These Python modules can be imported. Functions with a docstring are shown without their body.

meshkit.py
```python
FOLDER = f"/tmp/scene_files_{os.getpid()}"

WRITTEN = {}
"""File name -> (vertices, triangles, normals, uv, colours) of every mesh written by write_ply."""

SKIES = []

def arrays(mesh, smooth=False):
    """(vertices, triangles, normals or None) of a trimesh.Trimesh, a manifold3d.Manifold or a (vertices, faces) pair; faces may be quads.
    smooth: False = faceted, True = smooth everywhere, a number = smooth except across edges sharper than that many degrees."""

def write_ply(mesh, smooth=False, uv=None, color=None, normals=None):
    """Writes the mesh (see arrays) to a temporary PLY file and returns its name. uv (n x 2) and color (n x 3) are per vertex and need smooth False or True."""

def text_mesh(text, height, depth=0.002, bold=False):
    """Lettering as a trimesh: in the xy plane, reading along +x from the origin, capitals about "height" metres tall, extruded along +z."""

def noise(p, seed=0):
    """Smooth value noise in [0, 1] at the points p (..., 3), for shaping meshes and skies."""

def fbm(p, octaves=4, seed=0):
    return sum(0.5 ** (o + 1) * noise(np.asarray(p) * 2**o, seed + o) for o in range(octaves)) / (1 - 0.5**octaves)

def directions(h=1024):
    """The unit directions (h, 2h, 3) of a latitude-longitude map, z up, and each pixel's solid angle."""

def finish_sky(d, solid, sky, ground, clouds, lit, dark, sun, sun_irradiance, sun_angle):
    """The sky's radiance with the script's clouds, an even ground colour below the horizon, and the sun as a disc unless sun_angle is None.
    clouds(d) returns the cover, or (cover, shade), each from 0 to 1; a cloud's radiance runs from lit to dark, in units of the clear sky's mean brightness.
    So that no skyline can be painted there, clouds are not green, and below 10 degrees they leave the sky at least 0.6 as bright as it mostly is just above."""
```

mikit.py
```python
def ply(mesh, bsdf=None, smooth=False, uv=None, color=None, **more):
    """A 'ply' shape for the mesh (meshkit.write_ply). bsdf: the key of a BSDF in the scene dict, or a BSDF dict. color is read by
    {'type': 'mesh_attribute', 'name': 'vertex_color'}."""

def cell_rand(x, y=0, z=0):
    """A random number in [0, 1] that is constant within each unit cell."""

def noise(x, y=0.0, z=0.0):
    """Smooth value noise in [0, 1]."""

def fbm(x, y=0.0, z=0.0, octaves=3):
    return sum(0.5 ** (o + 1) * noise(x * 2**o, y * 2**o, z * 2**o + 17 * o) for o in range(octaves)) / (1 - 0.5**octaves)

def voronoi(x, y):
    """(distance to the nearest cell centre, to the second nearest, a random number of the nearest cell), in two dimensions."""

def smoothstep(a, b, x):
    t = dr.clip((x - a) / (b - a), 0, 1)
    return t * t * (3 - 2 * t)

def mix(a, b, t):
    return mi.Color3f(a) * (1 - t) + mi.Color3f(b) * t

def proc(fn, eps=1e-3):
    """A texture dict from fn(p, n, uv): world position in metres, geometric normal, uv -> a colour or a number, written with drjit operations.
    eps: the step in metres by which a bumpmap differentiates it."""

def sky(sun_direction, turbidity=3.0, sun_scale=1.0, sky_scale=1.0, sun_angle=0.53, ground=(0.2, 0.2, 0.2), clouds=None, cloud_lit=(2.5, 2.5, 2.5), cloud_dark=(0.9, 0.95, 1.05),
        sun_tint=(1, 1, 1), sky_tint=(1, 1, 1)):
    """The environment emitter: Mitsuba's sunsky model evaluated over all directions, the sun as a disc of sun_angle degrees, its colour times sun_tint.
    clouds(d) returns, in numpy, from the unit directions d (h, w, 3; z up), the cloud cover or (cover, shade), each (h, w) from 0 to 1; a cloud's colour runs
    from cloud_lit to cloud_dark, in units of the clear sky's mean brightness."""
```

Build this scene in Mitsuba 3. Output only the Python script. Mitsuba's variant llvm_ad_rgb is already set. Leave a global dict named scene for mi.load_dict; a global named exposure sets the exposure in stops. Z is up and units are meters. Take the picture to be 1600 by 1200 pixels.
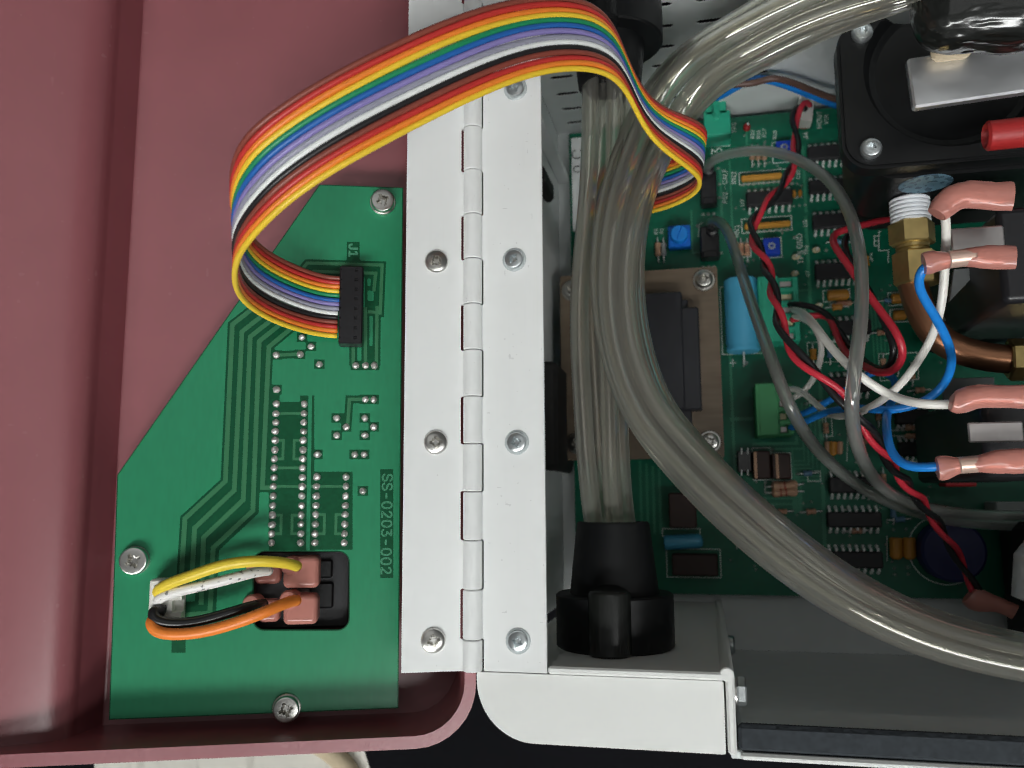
import math
import numpy as np, trimesh, shapely, manifold3d as m3d
import mitsuba as mi, mikit, meshkit
import drjit as dr
from scipy.interpolate import CubicSpline
from shapely.geometry import Polygon, LineString, Point, box as sbox
from shapely.ops import unary_union
from shapely import affinity
from mikit import proc, noise, fbm, smoothstep, mix

rng = np.random.default_rng(7)
MM = 0.001
scene, labels = {}, {}

# ------------------------------------------------------------------ camera, light, exposure
# Frame: x right, y towards the back of the case, z up; z = 0 is the rim of the case, the hinge runs along y at x = 0. Lengths below are in mm.
F_PX = 1337.45                                            # focal length for a 1600 x 1200 picture
_rv = np.array([0.136, 0.221, -0.021])
EYE = np.array([60.628, -28.287, 222.143])


def _rodrigues(v):
    t = np.linalg.norm(v)
    k = v / t
    K = np.array([[0, -k[2], k[1]], [k[2], 0, -k[0]], [-k[1], k[0], 0]])
    return np.eye(3) + math.sin(t) * K + (1 - math.cos(t)) * K @ K


RC = _rodrigues(_rv)                                      # columns: right, up, back
_tw = np.eye(4)
_tw[:3, 0], _tw[:3, 1], _tw[:3, 2], _tw[:3, 3] = -RC[:, 0], RC[:, 1], -RC[:, 2], EYE * MM
scene["camera"] = {"type": "thinlens", "fov": 2 * math.degrees(math.atan(800 / F_PX)), "fov_axis": "x", "to_world": mi.ScalarTransform4f(_tw.tolist()),
                   "aperture_radius": 0.0008, "focus_distance": 0.236, "near_clip": 0.02, "far_clip": 20.0}
exposure = 0.14
AMBIENT = 0.065
LAMPS = [((0.05, -1.45, 1.75), 0.75, 0.22, 23.0), ((1.45, -0.85, 1.9), 0.75, 0.22, 7.0), ((0.42, 0.68, 2.3), 0.75, 0.62, 0.42)]
scene["room_light"] = {"type": "constant", "radiance": {"type": "rgb", "value": [AMBIENT * 0.97, AMBIENT * 1.0, AMBIENT * 0.99]}}


# ------------------------------------------------------------------ where a picture point lies in the place
def ray(px, py):
    return RC @ np.array([(px - 800) / F_PX, -(py - 600) / F_PX, -1.0])


def U(px, py, z):
    d = ray(px, py)
    return EYE + d * ((z - EYE[2]) / d[2])


def UY(px, py, y):
    d = ray(px, py)
    return EYE + d * ((y - EYE[1]) / d[1])


def UX(px, py, x):
    d = ray(px, py)
    return EYE + d * ((x - EYE[0]) / d[0])


LA = math.radians(21.0)                                   # the open lid rises to the left
LEX, LEY, LEZ = np.array([math.cos(LA), 0, -math.sin(LA)]), np.array([0, 1.0, 0]), np.array([math.sin(LA), 0, math.cos(LA)])
TL = np.eye(4)
TL[:3, 0], TL[:3, 1], TL[:3, 2] = LEX, LEY, LEZ
LB = -15.6                                                # top of the lid's circuit board in the lid's frame


def UL(px, py, w=LB):
    """Lid frame: (x, y, height w)."""
    d = ray(px, py)
    p = EYE + d * ((w - EYE @ LEZ) / (d @ LEZ))
    return np.array([p @ LEX, p[1], p @ LEZ])


def L2(px, py, w=LB):
    return tuple(UL(px, py, w)[:2])


def rect(px0, py0, px1, py1, z):
    """x0, x1, y0, y1 on the plane z of a box seen between these picture columns and rows."""
    cx, cy = (px0 + px1) / 2, (py0 + py1) / 2
    return U(px0, cy, z)[0], U(px1, cy, z)[0], U(cx, py1, z)[1], U(cx, py0, z)[1]


# ------------------------------------------------------------------ materials
def rgb(*c):
    return {"type": "rgb", "value": list(c)}


def mat(name, base, rough=0.5, two=True, bump=None, **kw):
    b = {"type": "principled", "base_color": rgb(*base) if isinstance(base, tuple) else base, "roughness": rough if isinstance(rough, dict) else float(rough)}
    b.update({k: v for k, v in kw.items()})
    if bump is not None:
        b = {"type": "bumpmap", "arbitrary": bump[0], "scale": bump[1], "bsdf": b}
    scene[name] = {"type": "twosided", "bsdf": b} if two and "spec_trans" not in kw else b


def speckle(c, amp=0.12, f=900.0):
    return proc(lambda p, n, uv: mi.Color3f(*c) * (1 - amp / 2 + amp * fbm(p.x * f, p.y * f, p.z * f, 2)))


mat("maroon_paint", proc(lambda p, n, uv: mi.Color3f(0.255, 0.076, 0.088) * (0.93 + 0.14 * fbm(p.x * 60, p.y * 60, p.z * 60, 3)) + 0.025 * smoothstep(0.90, 0.97, noise(p.x * 520, p.y * 520, p.z * 520))),
    proc(lambda p, n, uv: 0.25 + 0.16 * fbm(p.x * 26, p.y * 14, p.z * 26, 3)), specular=1.0, bump=(proc(lambda p, n, uv: noise(p.x * 1800, p.y * 1800, p.z * 1800), 2e-4), 0.00002))
mat("white_paint", proc(lambda p, n, uv: mi.Color3f(0.69, 0.70, 0.675) * (0.97 + 0.05 * fbm(p.x * 40, p.y * 40, p.z * 40, 3)) * (1 - 0.16 * smoothstep(0.955, 0.98, noise(p.x * 800, p.y * 800, p.z * 800)))), 0.42, specular=0.45)
mat("hinge_paint", proc(lambda p, n, uv: mi.Color3f(0.735, 0.75, 0.74) * (0.97 + 0.05 * fbm(p.x * 40, p.y * 40, p.z * 40, 3)) * (1 - 0.16 * smoothstep(0.955, 0.98, noise(p.x * 900, p.y * 900, p.z * 300)) - 0.01 * smoothstep(0.80, 0.95, noise(p.x * 900, p.y * 45, 3.0)))),
    proc(lambda p, n, uv: 0.30 + 0.18 * fbm(p.x * 50, p.y * 30, p.z * 50, 3)), specular=0.5)
mat("case_grey", speckle((0.58, 0.61, 0.605), 0.06, 200), 0.5)
mat("mask_dark", speckle((0.003, 0.072, 0.028), 0.2, 1200), 0.32, specular=0.25)
mat("mask_copper", proc(lambda p, n, uv: mi.Color3f(0.016, 0.215, 0.098) * (0.94 + 0.12 * fbm(p.x * 1500, p.y * 300, p.z * 400, 2))), 0.3, specular=0.5)
mat("mask_trace", (0.035, 0.165, 0.075), 0.3, specular=0.4)
mat("mask_letter", (0.07, 0.28, 0.16), 0.3)
mat("main_mask", speckle((0.003, 0.125, 0.068), 0.15, 700), 0.35, specular=0.4)
mat("main_trace", (0.03, 0.22, 0.125), 0.35)
mat("silk", (0.68, 0.74, 0.70), 0.6)
mat("fr4_edge", (0.10, 0.13, 0.05), 0.6)
mat("solder", proc(lambda p, n, uv: mi.Color3f(0.62, 0.61, 0.58) * (0.6 + 0.8 * noise(p.x * 1500, p.y * 1500, p.z * 1500))), 0.28, metallic=0.6)
mat("steel", (0.62, 0.61, 0.58), 0.27, metallic=1.0)
mat("zinc", (0.62, 0.66, 0.67), 0.3, metallic=0.9)
mat("nylon", (0.55, 0.60, 0.60), 0.35, spec_trans=0.25)
mat("pin_metal", (0.80, 0.81, 0.80), 0.3, metallic=0.35)
mat("alu", proc(lambda p, n, uv: mi.Color3f(0.86, 0.87, 0.89) * (0.82 + 0.3 * fbm(p.x * 60, p.y * 120, p.z * 50, 3))),
    proc(lambda p, n, uv: 0.28 + 0.25 * fbm(p.x * 80, p.y * 200, p.z * 60, 3)), metallic=0.95)
mat("black_plastic", (0.012, 0.012, 0.014), 0.35, specular=0.5)
mat("black_satin", (0.005, 0.0055, 0.006), 0.4, specular=0.3)
mat("black_matt", (0.010, 0.010, 0.010), 0.7)
mat("black_gloss", (0.006, 0.007, 0.006), 0.17, specular=0.6, clearcoat=0.6)
mat("chip_black", (0.014, 0.014, 0.016), 0.5)
mat("core_iron", proc(lambda p, n, uv: mi.Color3f(0.018, 0.019, 0.024) * (0.6 + 0.8 * fbm(p.x * 200, p.y * 60, p.z * 200, 3))), 0.38)
mat("brown_plate", proc(lambda p, n, uv: mix((0.115, 0.083, 0.056), (0.18, 0.14, 0.10), fbm(p.x * 70, p.y * 420, 0.0, 4))), 0.42, specular=0.5)
mat("teal_plastic", (0.02, 0.36, 0.22), 0.42)
mat("green_plastic", (0.06, 0.30, 0.12), 0.45)
mat("cap_blue", (0.08, 0.40, 0.62), 0.3, clearcoat=0.3)
mat("bright_blue", (0.005, 0.16, 0.66), 0.42)
mat("knob_blue", (0.012, 0.27, 0.85), 0.4)
mat("royal_blue", (0.005, 0.045, 0.42), 0.42)
mat("navy", (0.006, 0.010, 0.075), 0.5)
mat("ochre", (0.62, 0.29, 0.035), 0.4)
mat("tantalum", (0.50, 0.22, 0.03), 0.45)
mat("carbon_tan", (0.50, 0.30, 0.19), 0.5)
mat("carbon_band", (0.28, 0.05, 0.03), 0.5)
mat("metal_film", (0.10, 0.22, 0.34), 0.45)
mat("grey_body", (0.30, 0.33, 0.32), 0.5)
mat("rust_film", (0.03, 0.012, 0.009), 0.45)
mat("red_plastic", (0.42, 0.015, 0.02), 0.4)
mat("white_nylon", (0.70, 0.69, 0.64), 0.45)
mat("cream", (0.62, 0.56, 0.36), 0.5)
scene["terminal_pink"] = {"type": "principled", "base_color": rgb(0.80, 0.33, 0.27), "roughness": 0.2, "spec_trans": 0.46, "eta": 1.45}
mat("terminal_core", (0.80, 0.56, 0.46), 0.33, metallic=0.55)
mat("brass", proc(lambda p, n, uv: mi.Color3f(0.56, 0.42, 0.17) * (0.75 + 0.5 * fbm(p.x * 300, p.y * 300, p.z * 300, 3))), 0.34, metallic=0.9)
mat("copper", (0.42, 0.20, 0.11), 0.3, metallic=0.9)
mat("ptfe", (0.78, 0.80, 0.82), 0.5)
mat("felt", proc(lambda p, n, uv: mi.Color3f(0.030, 0.036, 0.042) * (0.75 + 0.5 * fbm(p.x * 900, p.y * 900, p.z * 900, 3))), 0.95,
    bump=(proc(lambda p, n, uv: fbm(p.x * 1500, p.y * 1500, p.z * 1500, 2), 2e-4), 0.0003))
mat("sticker_blue", proc(lambda p, n, uv: mix((0.10, 0.19, 0.25), (0.045, 0.09, 0.13), smoothstep(0.56, 0.62, noise(p.x * 900, p.y * 10, p.z * 600)))), 0.5)
mat("label_white", (0.78, 0.80, 0.80), 0.5)
mat("ink", (0.02, 0.02, 0.02), 0.6)
mat("foam_beige", (0.50, 0.41, 0.28), 0.8)
mat("spade_tin", (0.52, 0.49, 0.48), 0.36, metallic=0.8)
mat("bracket_grey", (0.13, 0.14, 0.14), 0.5)
mat("valve_green", (0.012, 0.030, 0.028), 0.4)
mat("red_hose", (0.36, 0.02, 0.02), 0.45)
mat("bench", proc(lambda p, n, uv: mi.Color3f(0.0022, 0.0023, 0.0038) * (0.7 + 0.6 * fbm(p.x * 30, p.y * 30, 0.0, 3))), 0.85, specular=0.15)
mat("paper", proc(lambda p, n, uv: mix((0.60, 0.58, 0.52), (0.40, 0.38, 0.33), smoothstep(0.55, 0.75, fbm(p.x * 120, p.y * 40, 0.0, 3)))), 0.8)
WIRE = {"brown": (0.23, 0.055, 0.038), "red": (0.50, 0.035, 0.03), "orange": (0.80, 0.22, 0.03), "yellow": (0.83, 0.56, 0.04), "green": (0.015, 0.24, 0.10), "blue": (0.02, 0.12, 0.40),
        "violet": (0.24, 0.20, 0.46), "grey": (0.29, 0.29, 0.36), "white": (0.78, 0.80, 0.78), "black": (0.016, 0.015, 0.016)}
for _n, _c in WIRE.items():
    mat("flat_" + _n, _c, 0.36, specular=0.5)
mat("wire_red", (0.56, 0.03, 0.05), 0.33, specular=0.5)
mat("wire_black", (0.012, 0.012, 0.013), 0.3, specular=0.5)
mat("wire_white", (0.72, 0.70, 0.65), 0.38)
mat("wire_printed", proc(lambda p, n, uv: mix((0.74, 0.73, 0.70), (0.22, 0.22, 0.22), smoothstep(0.74, 0.79, noise(p.x * 1100, p.y * 1600, p.z * 1600)))), 0.4)
mat("wire_blue", (0.012, 0.20, 0.62), 0.33, specular=0.5)
mat("wire_yellow", (0.74, 0.56, 0.05), 0.4)
mat("wire_orange", (0.80, 0.22, 0.035), 0.4)
mat("wire_brown", (0.10, 0.055, 0.045), 0.4)
scene["clear_vinyl"] = {"type": "principled", "base_color": rgb(0.985, 0.965, 0.87), "roughness": 0.035, "spec_trans": 0.93, "eta": 1.5}
scene["grey_silicone"] = {"type": "principled", "base_color": rgb(0.78, 0.79, 0.75), "roughness": 0.07, "spec_trans": 0.86, "eta": 1.42}


# ------------------------------------------------------------------ entries of the scene
def numbered(k):
    if k not in scene and k not in labels and not any(x.startswith(k + "__") for x in scene):
        return k
    i = 1
    while True:
        t = f"{k}_{i:03d}"
        if t not in scene and t not in labels and not any(x.startswith(t + "__") for x in scene):
            return t
        i += 1


def thing(name, label, cat, group=None):
    k = numbered(name)
    labels[k] = {"label": label, "category": cat}
    if group:
        labels[k]["group"] = group
    return k


def put(name, mesh, bsdf, parent=None, smooth=30, T=None, **say):
    """One entry of the scene from a mesh in mm."""
    k = numbered(f"{parent}__{name}" if parent else name)
    v, f, n = meshkit.arrays(mesh, False)
    if T is not None:
        v = v @ T[:3, :3].T + T[:3, 3]
    scene[k] = mikit.ply(trimesh.Trimesh(v * MM, f, process=False) if smooth is False else trimesh.Trimesh(v * MM, f, process=True), bsdf, smooth=smooth)
    if say:
        labels[k] = dict(say)
    return k


def whole(name, mesh, bsdf, label, cat, group=None, smooth=30, T=None):
    k = put(name, mesh, bsdf, None, smooth, T, label=label, category=cat)
    if group:
        labels[k]["group"] = group
    return k


def struct(name, mesh, bsdf, smooth=30):
    return put(name, mesh, bsdf, None, smooth, kind="structure")


# ------------------------------------------------------------------ shapes
def cat(ms):
    return trimesh.util.concatenate(ms)


def rbox(x0, x1, y0, y1, z0, z1, r=0.4):
    x0, x1, y0, y1, z0, z1 = min(x0, x1), max(x0, x1), min(y0, y1), max(y0, y1), min(z0, z1), max(z0, z1)
    r = min(r, (x1 - x0) * .45, (y1 - y0) * .45, (z1 - z0) * .45)
    pts = []
    for x, sx in ((x0, 1), (x1, -1)):
        for y, sy in ((y0, 1), (y1, -1)):
            for z, sz in ((z0, 1), (z1, -1)):
                pts += [(x, y + sy * r, z + sz * r), (x + sx * r, y, z + sz * r), (x + sx * r, y + sy * r, z)]
    return trimesh.Trimesh(np.array(pts)).convex_hull


def pill(x0, x1, y0, y1, z0, z1, r):
    """A box with fully rounded edges."""
    s = m3d.Manifold.sphere(r, 20)
    return tri(m3d.Manifold.batch_hull([s.translate([x, y, z]) for x in (x0 + r, x1 - r) for y in (y0 + r, y1 - r) for z in (z0 + r, z1 - r)]))


def frame_of(d):
    d = np.asarray(d, float) / np.linalg.norm(d)
    a = np.cross(d, [0, 0, 1.0] if abs(d[2]) < 0.9 else [1.0, 0, 0])
    a /= np.linalg.norm(a)
    return a, np.cross(d, a), d


def lathe(prof, p0=(0, 0, 0), d=(0, 0, 1), n=32):
    """prof: (radius, height) along d from p0."""
    a, b, d = frame_of(d)
    t = np.arange(n) * 2 * np.pi / n
    ring = np.cos(t)[:, None] * a + np.sin(t)[:, None] * b
    V, Fc = [], []
    for r, h in prof:
        V.append(np.asarray(p0) + d * h + ring * max(r, 1e-4))
    m = len(prof)
    i = np.arange(n)
    j = (i + 1) % n
    for k in range(m - 1):
        Fc += [np.c_[i + k * n, j + k * n, j + (k + 1) * n], np.c_[i + k * n, j + (k + 1) * n, i + (k + 1) * n]]
    V = np.vstack(V)
    c0, c1 = len(V), len(V) + 1
    V = np.vstack([V, np.asarray(p0) + d * prof[0][1], np.asarray(p0) + d * prof[-1][1]])
    Fc += [np.c_[j, i, np.full(n, c0)], np.c_[i + (m - 1) * n, j + (m - 1) * n, np.full(n, c1)]]
    me = trimesh.Trimesh(V, np.vstack(Fc), process=True)
    if me.volume < 0:
        me.invert()
    return me


def rod(p0, p1, r0, r1=None, n=20, ch=0.0):
    p0, p1 = np.asarray(p0, float), np.asarray(p1, float)
    r1 = r0 if r1 is None else r1
    L = np.linalg.norm(p1 - p0)
    prof = [(r0, 0), (r1, L)] if not ch else [(r0 - ch, 0), (r0, ch), (r1, L - ch), (r1 - ch, L)]
    return lathe(prof, p0, p1 - p0, n)


def spline(pts, n=80, extra=None):
    p = np.asarray(pts, float)
    s = np.r_[0, np.cumsum(np.sqrt(np.linalg.norm(np.diff(p[:, :3], axis=0), axis=1)))]
    return CubicSpline(s, p)(np.linspace(0, s[-1], n))


def sweep(path, r, sides=12, caps=True, flat=None):
    """Tube with parallel-transported rings; r a number or one per point; flat: (wide, high) factors and an up direction."""
    p = np.asarray(path, float)[:, :3]
    n = len(p)
    r = np.broadcast_to(np.asarray(r, float), (n,))
    t = np.gradient(p, axis=0)
    t /= np.linalg.norm(t, axis=1)[:, None]
    a = frame_of(t[0])[0]
    A = []
    for k in range(n):
        if flat is not None:
            a = np.cross(flat[1], t[k])
        a = a - t[k] * (a @ t[k])
        a /= np.linalg.norm(a)
        A.append(a)
    A = np.array(A)
    Bn = np.cross(t, A)
    th = np.arange(sides) * 2 * np.pi / sides
    if flat is not None:
        w = np.asarray(flat[0], float).reshape(-1, 2)
        w = np.broadcast_to(w, (n, 2))
    else:
        w = np.ones((n, 2))
    V = p[:, None] + r[:, None, None] * (w[:, 0, None, None] * np.cos(th)[None, :, None] * A[:, None] + w[:, 1, None, None] * np.sin(th)[None, :, None] * Bn[:, None])
    i, j = np.meshgrid(np.arange(n - 1), np.arange(sides), indexing="ij")
    j2 = (j + 1) % sides
    q = np.stack([i * sides + j, i * sides + j2, (i + 1) * sides + j2, (i + 1) * sides + j], -1).reshape(-1, 4)
    Fc = np.vstack([q[:, [0, 1, 2]], q[:, [0, 2, 3]]])
    V = V.reshape(-1, 3)
    if caps:
        V = np.vstack([V, p[0], p[-1]])
        k = np.arange(sides)
        Fc = np.vstack([Fc, np.c_[(k + 1) % sides, k, np.full(sides, n * sides)], np.c_[k + (n - 1) * sides, (k + 1) % sides + (n - 1) * sides, np.full(sides, n * sides + 1)]])
    return trimesh.Trimesh(V, Fc, process=False)


def hose(path, ro, ri, sides=28):
    """A hollow tube with a thick wall and closed annular ends."""
    o, i = sweep(path, ro, sides, False), sweep(path, ri, sides, False)
    n = len(o.vertices)
    V = np.vstack([o.vertices, i.vertices])
    Fc = [o.faces, i.faces[:, ::-1] + n]
    k = np.arange(sides)
    k2 = (k + 1) % sides
    e = n - sides
    Fc += [np.c_[k2, k, k + n], np.c_[k2, k + n, k2 + n], np.c_[k + e, k2 + e, k2 + e + n], np.c_[k + e, k2 + e + n, k + e + n]]
    return trimesh.Trimesh(V, np.vstack(Fc), process=False)


def extrude(poly, z0, z1):
    out = []
    for g in getattr(poly, "geoms", [poly]):
        if g.geom_type == "Polygon" and g.area > 1e-4:
            m = trimesh.creation.extrude_polygon(g, z1 - z0, engine="earcut")
            m.apply_translation([0, 0, z0])
            out.append(m)
    return cat(out)


def rounded(x0, x1, y0, y1, r):
    return sbox(x0 + r, y0 + r, x1 - r, y1 - r).buffer(r, quad_segs=8)


def mf(mesh):
    return m3d.Manifold(m3d.Mesh(np.asarray(mesh.vertices, np.float32), np.asarray(mesh.faces, np.uint32)))


def tri(man):
    m = man.to_mesh()
    return trimesh.Trimesh(m.vert_properties[:, :3], m.tri_verts)


_screws = {}


def screw_head(r, h, kind="pan"):
    """A cross-recess head standing on z = 0, its axis z."""
    if (r, h, kind) in _screws:
        return _screws[(r, h, kind)].copy()
    if kind == "pan":
        prof = [(r * .96, 0), (r, h * .18), (r * .985, h * .45), (r * .9, h * .72), (r * .72, h * .9), (r * .45, h * .98), (1e-3, h)]
    elif kind == "flat":
        prof = [(r * .97, 0), (r, h * .2), (r, h * .7), (r * .95, h * .93), (r * .85, h), (1e-3, h)]
    else:
        prof = [(r * .96, 0), (r, h * .2), (r * .97, h * .6), (r * .82, h * .88), (r * .6, h), (1e-3, h)]
    head = mf(lathe(prof, n=36))
    if kind == "torx":
        cut = m3d.Manifold.cylinder(h, r * .42, r * .42, 24)
        for k in range(6):
            t = k * math.pi / 3
            cut = cut - m3d.Manifold.cylinder(h * 3, r * .14, r * .14, 12).translate([math.cos(t) * r * .46, math.sin(t) * r * .46, -h])
        head = head - cut.translate([0, 0, h * .45])
    else:
        L, w = r * 0.62, r * 0.15
        for a, b in ((L, w), (w, L)):
            top = [(sx * a, sy * b, h * 1.2) for sx in (-1, 1) for sy in (-1, 1)]
            bot = [(sx * a * .45, sy * b * .45, h * .12) for sx in (-1, 1) for sy in (-1, 1)]
            head = head - m3d.Manifold.hull_points(np.array(top + bot))
        head = head - m3d.Manifold.hull_points(np.array([(sx * w * 1.9 * s, sy * w * 1.9 * s, z) for sx in (-1, 1) for sy in (-1, 1) for s, z in ((1.25, h * 1.2), (.5, h * .12))]))
    _screws[(r, h, kind)] = tri(head)
    return _screws[(r, h, kind)].copy()


def turned(mesh, deg, at, T=None):
    m = mesh.copy()
    m.apply_transform(trimesh.transformations.rotation_matrix(math.radians(deg), [0, 0, 1]))
    m.apply_translation(at)
    if T is not None:
        m.apply_transform(T)
    return m


def text(s, height, centre, deg=90, depth=0.06, z=0.0, bold=False, squeeze=1.0):
    m = meshkit.text_mesh(s, height, depth, bold)
    c = (m.bounds[0] + m.bounds[1]) / 2
    m.apply_translation([-c[0], -c[1], -m.bounds[0][2]])
    m.apply_scale([squeeze, 1, 1])
    m.apply_transform(trimesh.transformations.rotation_matrix(math.radians(deg), [0, 0, 1]))
    m.apply_translation([centre[0], centre[1], z])
    return m


# ------------------------------------------------------------------ lamps of the room
for (c, hx, hy, power) in LAMPS:
    k = thing("ceiling_lamp", f"long ceiling lamp {'above the front of the bench' if c[1] < -1 else 'above the right end of the bench' if c[0] > 1 else 'dim and wide behind the bench'}", "lamp")
    housing = rbox((c[0] - hx - .03) * 1e3, (c[0] + hx + .03) * 1e3, (c[1] - hy - .03) * 1e3, (c[1] + hy + .03) * 1e3, c[2] * 1e3 + 3, c[2] * 1e3 + 60, 4)
    put("housing", housing, "white_paint", k, False)
    q = np.array([(-hx, -hy), (-hx, hy), (hx, hy), (hx, -hy)])
    d = trimesh.Trimesh(np.c_[q + np.array(c[:2]), np.full(4, c[2])] * 1e3, [[0, 1, 2], [0, 2, 3]], process=False)
    kk = put("diffuser", d, "label_white", k, False)
    scene[kk]["emitter"] = {"type": "area", "radiance": rgb(power * 0.985, power * 1.0, power * 0.985)}

# ------------------------------------------------------------------ setting
b_ = sbox(-900, -700, 1100, 900)
struct("workbench", extrude(b_, -190, -172), "bench", False)
pq = [U(150, 1160, -171)[:2], U(556, 1150, -171)[:2], U(590, 1260, -171)[:2], U(150, 1260, -171)[:2]]
_p = Polygon([(x, y) for x, y in pq])
_pm = extrude(_p.buffer(1.5), -172, -171.6)
whole("paper_sheet", _pm, "paper", "creased white paper lying on the bench below the maroon lid", "paper", smooth=False)
rp = [U(470, 1150, -168), U(545, 1205, -168), U(560, 1260, -168)]
whole("cord", sweep(spline(rp, 24), 4.5, 12), "foam_beige", "tan cord lying on the white paper below the maroon lid", "cord", smooth=True)

# ------------------------------------------------------------------ lid
lid = thing("lid", "open maroon painted lid of the instrument with a raised rim, left of the hinge", "lid")
LF = -27.0
X0, X1, Y0, Y1 = -175.0, 0.9, -90.6, 190.0
outer = rounded(X0, X1, Y0, Y1, 15.5)
inner = rounded(X0 + 3, X1 - 3, Y0 + 3.1, Y1 - 3, 12.8)
wall = extrude(outer.difference(inner), LF - 1.5, -1.6)
put("rim", wall, "maroon_paint", lid, 40, TL)
xc = -98.3
prof = [(X1 - 2.9, LF)]
prof += [(-60.0, LF), (xc + 0.8, LF), (xc + 0.1, LF + .4), (xc - 1.8, LF + 5), (xc - 3.4, LF + 8.5)]
for t in np.linspace(0, 1, 9):
    a = t * math.pi / 2.3
    prof.append((xc - 3.8 - 11 * (1 - math.cos(a)), LF + 9.2 + 7.2 * math.sin(a)))
prof += [(xc - 25, LF + 18.8), (xc - 76, LF + 20.0)]
prof = np.array(prof)
yy = np.array([Y0 + 3.05, -40, 0, 60, 120, Y1 - 3.05])
V = np.array([[x, y, z] for y in yy for x, z in prof])
m_ = len(prof)
Fq = [[k * m_ + i, (k + 1) * m_ + i, (k + 1) * m_ + i + 1, k * m_ + i + 1] for k in range(len(yy) - 1) for i in range(m_ - 1)]
pm = trimesh.Trimesh(V, [t for q in Fq for t in ((q[0], q[1], q[2]), (q[0], q[2], q[3]))], process=False)
put("panel", pm, "maroon_paint", lid, 35, TL)

# ------------------------------------------------------------------ case
case = thing("instrument_case", "off-white sheet metal case of the instrument with vent slots in its back wall", "case")
FL = -150.0
BY = 140.0
wl, wr = -0.5, 262.0
put("floor", extrude(sbox(wl, -88.5, wr, BY), FL - 1.5, FL), "case_grey", case, False)
slots = []
for i, x in enumerate((4.8, 25.0, 45.0, 62.6, 80.3)):
    for z in (-27.6, -41.4, -55.2, -69.0, -83.0, -97.0, -111.3, -125.3, -139.2):
        if x > 70 and z != -111.3:
            continue
        slots.append(Polygon([(x, z), (x + 1.6, z + 1.25), (x + 8.9, z + 1.25), (x + 10.5, z), (x + 8.9, z - 1.25), (x + 1.6, z - 1.25)]))
bw = sbox(wl, FL, wr, -1).difference(unary_union(slots))
bm = extrude(bw, 0, 0.35)
bm.apply_transform(np.array([[1, 0, 0, 0], [0, 0, -1, BY + 0.35], [0, 1, 0, 0], [0, 0, 0, 1.0]]))
if bm.volume < 0:
    bm.invert()
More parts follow.
